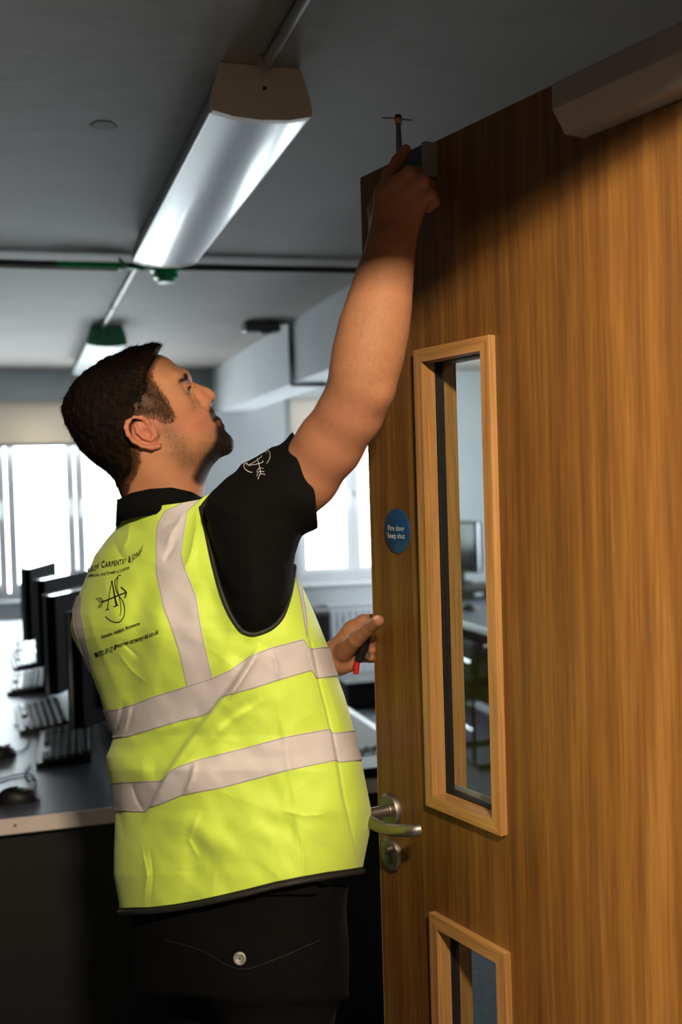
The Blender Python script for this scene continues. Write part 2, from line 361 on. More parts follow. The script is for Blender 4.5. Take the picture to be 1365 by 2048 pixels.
for dx, dz in ((-.058, 2.352), (-.044, 2.330), (-.024, 2.309)):
    MB().lathe([(.001, -.007), (.006, -.004), (.008, 0), (.006, .004), (.001, .007)], (ox[0]+dx, 4.13-.028, dz), n=10).build('stud', M['upvc'], g, world=True, smooth=True)
MB().tube([(.40, 4.10, 2.385), (.43, 4.08, 2.35), (.48, 4.08, 2.345), (.53, 4.10, 2.37)], .006, 8).build('cable', M['green'], g, world=True, smooth=True)
# black conduit stepping down and under the beam, grey detector box
pipe('conduit', [(1.30, 5.62, 2.388), (1.425, 5.62, 2.388), (1.425, 5.62, 2.22), (1.425, 5.62, 2.063), (1.60, 5.62, 2.063), (1.672, 5.62, 2.063), (1.672, 5.62, 2.39)], .012, M['dark_conduit'], 'black conduit stepping down and under the beam behind the raised arm')
b = empty('junction_box', (1.285, 5.67, 2.40), 0, 'small grey box on the ceiling beside the beam', 'box')
MB().box(1.19, 1.38, 5.64, 5.74, 2.345, 2.399, .006).build('body', M['grey_box'], b, world=True)
MB().box(1.27, 1.33, 5.63, 5.70, 2.333, 2.346, .003).build('cable_entry', M['grey_box'], b, world=True)
# stain patch of filler on the ceiling
fp = onz(207, 250, 2.4)
pts = [(fp[0]+.03*math.cos(a)*(1+.2*math.sin(3*a)), fp[1]+.035*math.sin(a)*(1+.15*math.cos(2*a))) for a in np.linspace(0, 2*math.pi, 18)[:-1]]
S(MB().prism(pts, 'z', 2.3985, 2.3998).build('trim_3', mat('filler_patch', (.36, .33, .31), .8, var=.05)))

# ------------------------------------------------------------------ door
D0 = onz(722, 355, 2.04); dv = ray(-622, 1004).copy(); dv[2] = 0; dv /= np.linalg.norm(dv); dn = np.array([-dv[1], dv[0], 0])
DW, DT = .926, .044
Hg = D0 - dv*DW; Hg[2] = 0
door = empty('door', tuple(Hg - dn*.0), math.atan2(dv[1], dv[0]), 'oak veneered fire door standing open with two narrow vision panels', 'door')
# local frame: x from hinge to free edge, +y the face towards the camera (at y = 0), body towards -y
VP = [(.604, .758, 1.053, 1.7235), (.604, .758, .33, .857)]   # openings
lf = MB(); zs = [0.006, .33, .857, 1.053, 1.7235, 2.04]
lf.box(0, .604, -DT, 0, .006, 2.04); lf.box(.758, DW, -DT, 0, .006, 2.04)
for a, b_ in ((.006, .33), (.857, 1.053), (1.7235, 2.04)): lf.box(.604, .758, -DT, 0, a, b_)
leaf = lf.build('leaf', M['oak'], door)
MB().box(DW, DW+.0025, -DT, 0, .006, 2.04, .0008).build('lipping', M['oak_bead'], door)
for x0, x1, z0, z1 in VP:
    for ys, yy, ye in ((1, .0115, -.014), (-1, -DT-.010, -DT+.014)):
        mm = .0145
        fl = MB(); ya, yb = sorted((yy, ye))
        # four mitred beads; each a trapezoid prism in the x-z plane
        o_ = [(x0-mm, z0-mm), (x1+mm, z0-mm), (x1+mm, z1+mm), (x0-mm, z1+mm)]; lip = .004
        i_ = [(x0+lip*0, z0), (x1, z0), (x1, z1), (x0, z1)]
        yo0, yo1 = (0.0, yy) if ys > 0 else (yy, -DT)
        for k in range(4):
            j = (k+1) % 4
            bead = MB().prism([o_[k], o_[j], i_[j], i_[k]], 'y', min(yo0, yo1), max(yo0, yo1))
            # inner lining reaching in to the glass
            li = .0012
            inn = [(x0+li+.004, z0+li+.004), (x1-li-.004, z0+li+.004), (x1-li-.004, z1-li-.004), (x0+li+.004, z1-li-.004)]
            bead.prism([i_[k], i_[j], inn[j], inn[k]], 'y', ya, yb)
            bead.build('bead', M['oak_bead_h'] if k in (0, 2) else M['oak_bead'], door)
    MB().box(x0+.002, x1-.002, -.0255, -.0190, z0+.002, z1-.002).build('glass', M['glass'], door)
    sl = MB()
    for (a, b_, c, d_) in ((x0, x0+.0065, z0, z1), (x1-.0065, x1, z0, z1), (x0, x1, z0, z0+.0075), (x0, x1, z1-.0065, z1)): sl.box(a, b_, -.0295, -.015, c, d_)
    sl.build('glazing_seal', M['seal'], door)
    MB().box(x0+.006, x1-.006, -.031, -.0296, z0+.0085, z0+.016).build('glazing_strip', M['silver_plastic'], door)
# sign
sc_ = (.846, 1.460)
sg = MB().lathe([(.036, .0), (.036, .0018), (.0345, .0026), (.001, .0026)], (sc_[0], 0, sc_[1]), 'y', 40).build('sign', M['blue_sign'], door, smooth=True, label='round blue sign with white writing')
for dx in (-.030, .030): MB().lathe([(.0022, .0026), (.0022, .0034), (.001, .0038)], (sc_[0]+dx, 0, sc_[1]-.005), 'y', 10).build('screw', M['steel'], sg)
def text_mesh(txt, size=1.0, spacing=1.0, align='LEFT', bold=.0):
    cu = bpy.data.curves.new('t', 'FONT'); cu.body = txt; cu.size = size; cu.space_character = spacing; cu.align_x = align; cu.offset = bold; cu.resolution_u = 3
    o = bpy.data.objects.new('t', cu); scn.collection.objects.link(o)
    dg = bpy.context.evaluated_depsgraph_get(); me = bpy.data.meshes.new_from_object(o.evaluated_get(dg))
    V = np.array([v.co[:] for v in me.vertices]); Fc = [tuple(p.vertices) for p in me.polygons]
    bpy.data.objects.remove(o); bpy.data.curves.remove(cu); bpy.data.meshes.remove(me)
    return V, Fc
for txt, zz in (('Fire door', 1.4625), ('keep shut', 1.4505)):
    V, Fc = text_mesh(txt, .0125, 1.0, 'CENTER')
    VV = np.stack([sc_[0] - V[:, 0], np.full(len(V), .0031), zz + V[:, 1] - .002], 1)
    mesh('lettering', VV, Fc, M['sign_print'], sg)
# lever handle and rosette
hx, hz = .8845, 1.003
hd = MB().lathe([(.0265, 0), (.0265, .007), (.0250, .009), (.011, .009), (.0105, .010)], (hx, 0, hz), 'y', 36).build('rosette', M['steel'], door, smooth=True)
lev = [(hx, .004, hz), (hx, .028, hz), (hx, .045, hz), (hx-.002, .056, hz), (hx-.009, .0625, hz), (hx-.022, .064, hz), (hx-.055, .0645, hz-.001), (hx-.085, .0640, hz+.001), (hx-.112, .0630, hz+.006), (hx-.130, .0600, hz+.010), (hx-.142, .054, hz+.013), (hx-.147, .046, hz+.014)]
def crm(pts, n=6):
    out = []; p = [npv(q) for q in pts]; p = [2*p[0]-p[1]]+p+[2*p[-1]-p[-2]]
    for i in range(1, len(p)-2):
        for k in range(n):
            t = k/n; out.append(.5*((2*p[i])+(-p[i-1]+p[i+1])*t+(2*p[i-1]-5*p[i]+4*p[i+1]-p[i+2])*t*t+(-p[i-1]+3*p[i]-3*p[i+1]+p[i+2])*t**3))
    out.append(p[-2]); return out
MB().tube([tuple(q) for q in crm(lev, 4)], .0095, 16).build('handle', M['steel'], door, smooth=True, label='satin steel lever handle')
es = MB().lathe([(.0265, 0), (.0265, .006), (.0250, .008), (.020, .008), (.001, .0075)], (.886, 0, .929), 'y', 36).build('escutcheon', M['steel'], door, smooth=True)
MB().box(.8815, .8905, .006, .013, .915, .944, .003).build('keyhole_cylinder', M['dark_steel'], es)
MB().lathe([(.0075, .007), (.0075, .015), (.005, .017), (.001, .017)], (.886, 0, .938), 'y', 16).build('key_plug', M['steel'], es, smooth=True)
# door closer body near the top of the door
cl = MB().prism([(.0, 1.957), (.0, 2.0165), (.048, 2.0165), (.050, 2.014), (.050, 1.985), (.030, 1.958)], 'x', .13, .407)
cl.build('door_closer', M['silver_paint'], door, label='grey metal door closer box')
# small bracket box at the head of the door
bx_ = MB().box(.722, .795, 0.0, .018, 1.992, 2.036, .001).build('latch_plate', mat('plate_metal', (.055, .075, .075), .45, .5, var=.05), door)
MB().box(.712, .722, 0, .022, 1.989, 2.037, .001).build('plate_lip', M['silver_paint'], door)
MB().lathe([(.002, .018), (.002, .0187), (.001, .019)], (.742, 0, 2.014), 'y', 8).build('screw', M['seal'], bx_)
for z in (.25, 1.02, 1.80): MB().cyl((-.004, -DT+.002, z-.05), (-.004, -DT+.002, z+.05), .007, n=12).build('hinge', M['steel'], door, smooth=True)
# ------------------------------------------------------------------ furniture of the computer room
DZ = .73
dk = empty('desk', (.12, 2.84, 0), 0, 'long grey-topped desk with black front panel carrying the row of computers', 'desk')
MB().box(-.95, 1.13, 2.835, 7.2, DZ-.028, DZ, .002).build('desk_top', M['desk_top'], dk, world=True)
MB().box(-.95, 1.13, 2.826, 2.8349, DZ-.040, DZ-.0005, .0015).build('desk_edging', M['desk_edge'], dk, world=True)
MB().box(-.93, 1.11, 2.87, 2.888, 0, DZ-.0285).build('front_panel', M['desk_black'], dk, world=True)
MB().box(1.09, 1.108, 2.8885, 7.18, 0, DZ-.0285).build('side_panel', M['desk_black'], dk, world=True)
MB().box(.40, .418, 2.89, 7.18, .05, DZ-.0285).build('modesty_panel', M['desk_black'], dk, world=True)
MB().box(-.92, -.90, 2.89, 2.95, 0, DZ-.0285).build('leg', M['desk_black'], dk, world=True)
q = onz(30, 1640, .715); MB().cyl((q[0], 2.8245, .712), (q[0], 2.829, .712), .0035, n=10).build('screw', M['seal'], dk, world=True)

def copy_tree(o, parent=None):
    c = o.copy(); scn.collection.objects.link(c); c.parent = parent
    for ch in o.children: copy_tree(ch, c)
    return c
M['monitor_back'] = mat('matt_black_shell', (.006, .006, .0065), .8, var=.1, spec=.08)
M['top_gloss'] = mat('glossy_grey_plastic', (.35, .36, .38), .12, .5, var=.03)  # pale gloss for the strip that gives monitor tops their window reflection
def make_monitor():
    r = empty('monitor', (0, 0, 0))
    # local x along the slab, y = thickness (+y is the back, facing the camera side), z up
    c = MB().box(0, .50, .0, .045, .09, .44, .006)
    c.box(.10, .40, .045, .062, .14, .38, .008); c.build('back_shell', M['monitor_back'], r)
    MB().box(-.004, .504, -.006, .0, .085, .445, .002).build('bezel', M['black_plastic'], r)
    MB().box(.02, .48, -.008, -.0062, .11, .43).build('screen', M['screen'], r)
    MB().box(-.0035, -.0005, .0005, .012, .095, .435, .001).build('edge_trim', M['silver_plastic'], r, label='silver edge trim')
    MB().box(.002, .498, .002, .042, .4395, .4412, .0005).build('top_trim', M['top_gloss'], r, label='glossy top edge')
    n_ = MB().box(.20, .30, .045, .075, .012, .20, .004); n_.build('neck', M['black_plastic'], r)
    MB().lathe([(.085, 0), (.085, .008), (.07, .014), (.001, .014)], (.25, .075, 0), n=24).build('base', M['black_plastic'], r, smooth=True)
    MB().lathe([(.008, .062), (.008, .064), (.001, .065)], (.25, 0, .30), 'y', 14).build('badge', M['silver_plastic'], r, smooth=True)
    return r
mon = make_monitor(); mlist = [(114, 1221, 3.30, 40, 'black monitor standing nearest in the row on the left desk'),
    (68, 1191, 3.85, 30, 'black monitor directly behind the nearest one in the row on the left desk'),
    (54, 1168, 4.55, 26, 'third black monitor back in the row on the left desk'),
    (29, 1128, 5.25, 16, 'farthest black monitor in the row, in front of the bright window')]
for i, (px, py, d, al, lab) in enumerate(mlist):
    o = mon if i == 0 else copy_tree(mon)
    p = P(px, py, d); lean = .12; a = math.radians(90-al)
    sc = (p[2]-DZ)/.44
    o.scale = (1, 1, 1)
    o.location = (p[0]+.03, p[1], DZ+.001); o.rotation_euler = (0, 0, a)
    tag(o, lab, 'monitor', 'monitors in a row on the left desk')
# local +y must face +X side: mirror through rotation (x along the slab direction, y = left of it), so flip children once
for me_ in {ch.data.name: ch.data for ch in mon.children}.values():
    co = np.empty(len(me_.vertices)*3, np.float32); me_.vertices.foreach_get('co', co); co = co.reshape(-1, 3)
    co[:, 1] *= -1; co[:, 1] += 0
    co[:, 0] -= 0
    me_.vertices.foreach_set('co', co.ravel()); me_.flip_normals(); me_.update()
def make_keyboard():
    r = empty('keyboard', (0, 0, 0))   # local x: depth of the board (user side at x=0), y: long axis
    V = [(0, 0, .0), (.155, 0, 0), (.155, .45, 0), (0, .45, 0), (0, 0, .012), (.155, 0, .030), (.155, .45, .030), (0, .45, .012)]
    MB().add(V, [(3, 2, 1, 0), (4, 5, 6, 7), (0, 1, 5, 4), (1, 2, 6, 5), (2, 3, 7, 6), (3, 0, 4, 7)]).build('body', M['black_plastic'], r)
    MB().box(-.006, 0, .004, .446, .001, .014, .002).build('front_edge', M['silver_plastic'], r, label='silver front edge')
    k = MB()
    for i in range(6):
        for j in range(18):
            x0 = .012+i*.0228+(0.004 if i == 5 else 0); y0 = .012+j*.0238
            if j in (13,) or (i == 0 and 4 <= j <= 8): continue
            z0 = .012+x0*.116
            k.box(x0, x0+.0195, y0, y0+.0205, z0, z0+.009, .002)
    kk = k.build('keys', M['key_black'], r); kk['kind'] = 'stuff'
    return r
kb = make_keyboard()
for i, (px, py, lab) in enumerate([(75, 1527, 'black keyboard nearest on the left desk, between the man and the mouse'), (42, 1462, 'second black keyboard from the front on the left desk'), (16, 1385, 'third black keyboard from the front on the left desk'), (30, 1336, 'fourth black keyboard from the front, before the far monitors'), (26, 1304, 'farthest black keyboard on the left desk')]):
    o = kb if i == 0 else copy_tree(kb)
    p = onz(px, py, DZ+.012); o.location = (p[0], p[1], DZ+.0005); o.rotation_euler = (0, 0, math.radians((-3, 2, -2, 3, -1)[i]))
    tag(o, lab, 'keyboard', 'keyboards in a row on the left desk')
def make_mouse():
    r = empty('mouse', (0, 0, 0)); V = []; Fc = []; nu, nv = 20, 8
    for j in range(nv+1):
        t = j/nv
        for i in range(nu):
            a = 2*math.pi*i/nu; rr = math.cos(t*math.pi/2)**.6
            V.append((.056*math.cos(a)*rr, .031*math.sin(a)*rr*(1+.1*math.cos(a)), .036*math.sin(t*math.pi/2)*(1-.15*math.cos(a))))
    for j in range(nv):
        for i in range(nu): Fc.append((j*nu+i, j*nu+(i+1) % nu, (j+1)*nu+(i+1) % nu, (j+1)*nu+i))
    Fc.append(tuple(range(nu-1, -1, -1)))
    MB().add(V, Fc).build('body', M['black_plastic'], r, smooth=True)
    MB().box(.02, .04, -.003, .003, .028, .036, .002).build('wheel', M['silver_plastic'], r)
    return r
ms = make_mouse()
for i, (px, py, rz, lab) in enumerate([(36, 1592, .1, 'black mouse near the front edge of the left desk'), (-4, 1505, .3, 'black mouse at the left picture edge beside the nearest keyboard')]):
    o = ms if i == 0 else copy_tree(ms)
    p = onz(px, py, DZ+.015); o.location = (p[0], p[1], DZ+.0005); o.rotation_euler = (0, 0, rz); tag(o, lab, 'mouse', 'mice on the left desk')
def cable(pix, lab, r=.0022):
    pts = []
    for px, py in pix: p = onz(px, py, DZ+.004); pts.append((p[0], p[1], DZ+.004))
    o = MB().tube([tuple(q_) for q_ in crm(pts, 6)], r, 8).build('cable', M['black_plastic'], None, smooth=True); tag(o, lab, 'cable', 'cables on the left desk')
cable([(62, 1588), (72, 1565), (60, 1548), (30, 1550), (-10, 1562)], 'thin cable looping from the near mouse across the left desk')
cable([(12, 1500), (36, 1503), (50, 1496), (58, 1480), (50, 1455), (28, 1450)], 'thin cable from the edge mouse to the keyboards')
cable([(60, 1530), (50, 1545), (58, 1562), (72, 1560)], 'short curled cable beside the nearest keyboard')
# mains leads and plugs behind the monitors
lp = empty('power_strip', onz(205, 1445, DZ), 0, 'black power strip with white plugs behind the nearest monitor', 'power strip')
q0 = onz(195, 1400, DZ); q1 = onz(238, 1480, DZ)
def P3(px, py, z): p = onz(px, py, z); return (p[0], p[1], z)
MB().tube([P3(200, 1396, DZ+.02), P3(246, 1478, DZ+.02)], .019, 10).build('body', M['black_plastic'], lp, world=True, smooth=True)
for px, py in ((196, 1384), (201, 1404), (208, 1424), (215, 1440), (226, 1452)):
    c = onz(px, py, DZ+.045); MB().box(c[0]-.016, c[0]+.016, c[1]-.016, c[1]+.016, DZ+.03, DZ+.058, .005).build('plug', M['upvc'], lp, world=True)
# pale patch standing in for the window reflected in the desk top
pp = empty('paper_sheet', onz(722, 1470, DZ), 0, 'large white sheet lying on the desk between the man and the door', 'paper')
a_, b_, c_, d_ = onz(672, 1420, DZ), onz(700, 1397, DZ), onz(775, 1462, DZ), onz(775, 1500, DZ)
MB().prism([tuple(onz(640, 1500, DZ)[:2]), (1.10, onz(690, 1408, DZ)[1]), (1.10, onz(752, 1470, DZ)[1]-.2), (.75, onz(720, 1505, DZ)[1]), (.6, 3.1)], 'z', DZ+.0006, DZ+.002).build('sheet', M['paper'], pp, world=True)
kp = empty('papers', onz(730, 1510, DZ), 0, 'crumpled grey papers at the near corner of the desk beside the door', 'papers')
c = onz(728, 1517, DZ); V = []; Fc = []
for j in range(9):
    for i in range(13):
        x = (i/12-.5)*.20; y = (j/8-.5)*.16; V.append((c[0]+x, c[1]+y, DZ+.004+.012*abs(math.sin(i*1.7+j*.9))*math.cos(j*.8)**2+.002*random.random()))
for j in range(8):
    for i in range(12): Fc.append((j*13+i, j*13+i+1, j*13+14+i, j*13+13+i))
MB().add(V, Fc).build('crumpled_sheet', mat('grey_paper', (.30, .33, .32), .7, var=.2, vscale=40), kp, world=True)
MB().box(c[0]-.12, c[0]+.13, c[1]-.22, c[1]-.09, DZ+.001, DZ+.03, .004).build('folder', M['black_plastic'], kp, world=True)
# radiator under the second window
rd = empty('radiator', (2.75, 8.05, .06), 0, 'pale panel radiator under the window, left of the door', 'radiator')
MB().box(2.26, 3.3, 8.02, 8.075, .06, .600, .008).build('body', M['radiator'], rd, world=True)
for i in range(20):
    x = 2.285+i*.0515; MB().box(x, x+.028, 8.008, 8.0205, .085, .555, .004).build('flute', M['radiator'], rd, world=True)
MB().box(2.255, 3.305, 8.0, 8.08, .600, .612, .003).build('top_grille', M['upvc'], rd, world=True)
p = onY(641, 1212, 7.95)
sp = empty('speaker', (p[0], 7.95, 0), 0, 'black box standing against the wall beside the radiator', 'box')
MB().box(p[0]-.075, p[0]+.05, 7.85, 8.04, 0, .59, .006).build('body', M['grey_box'], sp, world=True)
MB().box(p[0]-.065, p[0]+.04, 7.843, 7.851, .05, .56, .003).build('grille', M['chair_fabric'], sp, world=True)

def chair(x, y, rz, lab):
    r = empty('office_chair', (x, y, 0), rz, lab, 'chair')
    V = MB().box(-.23, .23, -.22, .23, .43, .49, .02); V.build('seat', M['chair_fabric'], r)
    MB().box(-.22, .22, .205, .25, .50, .665, .015).build('backrest', M['chair_fabric'], r)
    for s in (-1, 1):
        x_ = s*.25
        MB().tube([tuple(q_) for q_ in crm([(x_, .24, .65), (x_, .24, .50), (x_, .22, .455), (x_, -.2, .455), (x_, -.24, .42), (x_, -.24, .05), (x_, -.2, .016), (x_, .24, .016)], 4)], .0125, 10).build('frame', M['black_plastic'], r, smooth=True)
        MB().tube([(x_, -.23, .46), (x_, -.23, .62), (x_, -.19, .645), (x_, .2, .645)], .016, 10).build('armrest', M['chrome'], r, smooth=True)
    MB().tube([(-.25, .24, .016), (.25, .24, .016)], .0125, 10).build('floor_bar', M['black_plastic'], r)
    for z_ in (.57, .21): MB().tube([(-.25, .268, z_), (.25, .268, z_)], .013, 10).build('back_rail', M['chrome'], r, smooth=True, label='bright chrome rail')
    for x_ in (-.24, .24): MB().tube([(x_, .262, .02), (x_, .262, .57)], .010, 8).build('back_leg', M['black_plastic'], r, smooth=True)
    return r
chair(2.545, 5.56, math.radians(90), 'low black chair with chrome rails pushed under the desk seen through the door glass')
cr8 = empty('storage_crate', (2.45, 7.05, 0), 0, 'low black crate on the floor in front of the radiator', 'crate')
cb_ = MB().box(2.1, 2.95, 7.03, 7.38, .004, .165, .01); cb_.build('body', M['desk_black'], cr8, world=True)
MB().box(2.085, 2.965, 7.015, 7.395, .165, .19, .006).build('lid', M['desk_black'], cr8, world=True)
# desk and computer seen through the upper vision panel
d2 = empty('desk', (2.8, 5.8, 0), 0, 'grey desk with bright edge seen through the upper vision panel', 'desk')
MB().box(2.42, 3.25, 4.6, 7.0, DZ-.026, DZ, .002).build('desk_top', M['desk_top'], d2, world=True)
MB().box(2.408, 2.4195, 4.6, 7.0, DZ-.034, DZ, .002).build('desk_edging', M['upvc'], d2, world=True, label='bright white edging')
MB().box(2.95, 2.968, 4.66, 6.94, .04, DZ-.027).build('front_panel', M['desk_black'], d2, world=True)
for y in (4.62, 6.95): MB().box(2.5, 3.2, y, y+.03, 0, DZ-.027).build('leg', M['desk_black'], d2, world=True)
mo = copy_tree(mon); p = onz(965, 1180, DZ+.05); mo.location = (p[0]+.02, p[1]+.1, DZ+.001+.07); mo.rotation_euler = (0, 0, math.radians(112)); tag(mo, 'grey flat monitor on the desk seen through the upper vision panel', 'monitor')
mo['group'] = ''; del mo['group']
bxd = empty('desktop_computer', (p[0], p[1], DZ), 0, 'flat black computer lying under the monitor seen through the door glass', 'computer')
MB().box(p[0]-.23, p[0]+.17, p[1]-.1, p[1]+.34, DZ+.0005, DZ+.070, .006).build('case', M['black_plastic'], bxd, world=True)
MB().box(p[0]-.236, p[0]-.229, p[1]-.09, p[1]+.33, DZ+.045, DZ+.066, .002).build('front_trim', M['silver_plastic'], bxd, world=True)
MB().box(p[0]-.10, p[0]-.04, p[1]-.104, p[1]-.0995, DZ+.02, DZ+.045, .001).build('port_panel', M['silver_plastic'], bxd, world=True)
o = copy_tree(ms); p2 = onz(935, 1216, DZ+.015); o.location = (p2[0]+.02, p2[1], DZ+.0005); tag(o, 'mouse on the desk seen through the upper vision panel', 'mouse'); del o['group']
# ------------------------------------------------------------------ signed-distance sculpting (surface nets on sparse blocks)
def S1(px, r, d): return r*d/FP
class Fd:
    """list of (op, func, k); func(p Nx3)->N, metres"""
    def __init__(s): s.ops = []
    def u(s, f, k=.0): s.ops.append(('u', f, k)); return s
    def sub(s, f, k=.0): s.ops.append(('s', f, k)); return s
    def cut(s, f): s.ops.append(('i', f, 0)); return s
    def ev(s, p, ops=None):
        r = None
        for op, f, k in (s.ops if ops is None else ops):
            v = f(p)
            if r is None: r = v if op == 'u' else np.full(len(p), 1e3); 
            if op == 'u' and r is v: continue
            if op == 'u':
                if k > 0: h = np.maximum(k-np.abs(r-v), 0)/k; r = np.minimum(r, v)-h*h*k*.25
                else: r = np.minimum(r, v)
            elif op == 's':
                if k > 0: h = np.maximum(k-np.abs(r+v), 0)/k; r = np.maximum(r, -v)+h*h*k*.25
                else: r = np.maximum(r, -v)
            else: r = np.maximum(r, v)
        return r
def surfnet(fd, lo, hi, res, B=14, margin=1.5):
    lo = npv(lo); hi = npv(hi); nb = np.ceil((hi-lo)/(res*B)).astype(int)
    I = np.stack(np.meshgrid(*[np.arange(n) for n in nb], indexing='ij'), -1).reshape(-1, 3)
    ctr = lo + (I+.5)*res*B; hd = res*B*.5*math.sqrt(3)
    vals = [f(ctr) for _, f, _ in fd.ops]; tot = fd.ev(ctr)
    act = np.where(np.abs(tot) < hd*margin+.006)[0]
    g = np.stack(np.meshgrid(*[np.arange(B+1)]*3, indexing='ij'), -1).reshape(-1, 3)
    N = nb*B+2
    allk = []; allv = []; quads = []
    E = [(0, 1), (0, 2), (0, 4), (1, 3), (1, 5), (2, 3), (2, 6), (3, 7), (4, 5), (4, 6), (5, 7), (6, 7)]
    cor = np.array([[(c >> 2) & 1, (c >> 1) & 1, c & 1] for c in range(8)])
    for a in act:
        ops = [o for o, v in zip(fd.ops, vals) if o[0] == 'i' or v[a]-hd*margin <= o[2]+.004]
        if not any(o[0] == 'u' for o in ops): continue
        ijk = I[a]*B; p = lo + (ijk+g)*res
        v = fd.ev(p, ops).reshape(B+1, B+1, B+1)
        sg = v < 0
        if sg.all() or not sg.any(): continue
        cv = np.stack([v[c[0]:c[0]+B, c[1]:c[1]+B, c[2]:c[2]+B] for c in cor], -1)
        cs = cv < 0; mixed = cs.any(-1) & ~cs.all(-1)
        ci = np.argwhere(mixed); cvv = cv[mixed]
        acc = np.zeros((len(ci), 3)); cnt = np.zeros(len(ci))
        for e0, e1 in E:
            x0 = cvv[:, e0]; x1 = cvv[:, e1]; m = (x0 < 0) != (x1 < 0)
            t = np.where(m, x0/np.where(m, x0-x1, 1), 0)
            pt = cor[e0]+(cor[e1]-cor[e0])*t[:, None]
            acc[m] += pt[m]; cnt[m] += 1
        vt = lo + (ijk+ci+acc/cnt[:, None])*res
        G = ijk+ci; allk.append((G[:, 0]*N[1]+G[:, 1])*N[2]+G[:, 2]); allv.append(vt)
        # edges owned by this block
        for ax in range(3):
            sl0 = [slice(0, B)]*3; sl1 = [slice(0, B)]*3; sl1[ax] = slice(1, B+1)
            s0 = sg[tuple(sl0)]; s1 = sg[tuple(sl1)]; ed = np.argwhere(s0 != s1)
            if not len(ed): continue
            flip = s0[tuple(ed.T)]; Ge = ijk+ed; b, c = (ax+1) % 3, (ax+2) % 3
            def key(db, dc_):
                q = Ge.copy(); q[:, b] -= db; q[:, c] -= dc_; return (q[:, 0]*N[1]+q[:, 1])*N[2]+q[:, 2]
            qd = np.stack([key(0, 0), key(1, 0), key(1, 1), key(0, 1)], 1)
            qd[~flip] = qd[~flip][:, ::-1]
            quads.append(qd)
    K = np.concatenate(allk); V = np.concatenate(allv); Q = np.concatenate(quads)
    o = np.argsort(K); K = K[o]; V = V[o]
    ix = np.searchsorted(K, Q); ix = np.minimum(ix, len(K)-1); ok = (K[ix] == Q).all(1); Q = ix[ok]
    return V, Q
def relax(V, Q, it=3, lam=.5):
    n = len(V); e = np.concatenate([Q[:, [0, 1]], Q[:, [1, 2]], Q[:, [2, 3]], Q[:, [3, 0]]]); e = np.concatenate([e, e[:, ::-1]])
    cnt = np.bincount(e[:, 0], minlength=n).clip(1)
    for i in range(it*2):
        l = lam if i % 2 == 0 else -lam*1.03
        A = np.stack([np.bincount(e[:, 0], weights=V[e[:, 1], k], minlength=n) for k in range(3)], 1)/cnt[:, None]
        V = V + l*(A-V)
    return V
def cone(a, b, ra, rb):
    a = npv(a); b = npv(b); ab = b-a; L2 = ab@ab
    def f(p):
        t = np.clip(((p-a)@ab)/L2, 0, 1); return np.sqrt((((p-a)-t[:, None]*ab)**2).sum(1)) - (ra+(rb-ra)*t)
    return f
def chain(fd, pts, k, k0=None):
    """pts of (px,py,d,rpx)"""
    for i in range(len(pts)-1):
        a, b = pts[i], pts[i+1]
        fd.u(cone(P(*a[:3]), P(*b[:3]), a[3]*a[2]/FP, b[3]*b[2]/FP), k if i or k0 is None else k0)
def ell(c, A, r):
    """A: rows are axes, r radii"""
    c = npv(c); A = npv(A); r = npv(r)
    def f(p):
        q = (p-c)@A.T; k0 = np.sqrt(((q/r)**2).sum(1)); k1 = np.sqrt(((q/r**2)**2).sum(1)); return k0*(k0-1)/np.maximum(k1, 1e-6)
    return f
def poly_sd(poly, u, v):
    poly = npv(poly); d = np.full(len(u), 1e9); ins = np.zeros(len(u), bool); n = len(poly)
    for i in range(n):
        a = poly[i]; b = poly[(i+1) % n]; e = b-a; wx = u-a[0]; wy = v-a[1]
        t = np.clip((wx*e[0]+wy*e[1])/(e@e), 0, 1); d = np.minimum(d, (wx-e[0]*t)**2+(wy-e[1]*t)**2)
        c = ((a[1] <= v) & (b[1] > v)) | ((b[1] <= v) & (a[1] > v))
        if e[1] != 0: ins ^= c & (u < a[0]+(v-a[1])/e[1]*e[0])
    d = np.sqrt(d); return np.where(ins, -d, d)
def smoothpoly(pts, n=4, closed=True):
    p = [npv(q) for q in pts]; out = []; m = len(p)
    for i in range(m):
        a, b, c, d = p[i-1], p[i], p[(i+1) % m], p[(i+2) % m]
        for k in range(n):
            t = k/n; out.append(.5*((2*b)+(-a+c)*t+(2*a-5*b+4*c-d)*t*t+(-a+3*b-3*c+d)*t**3))
    return np.array(out)

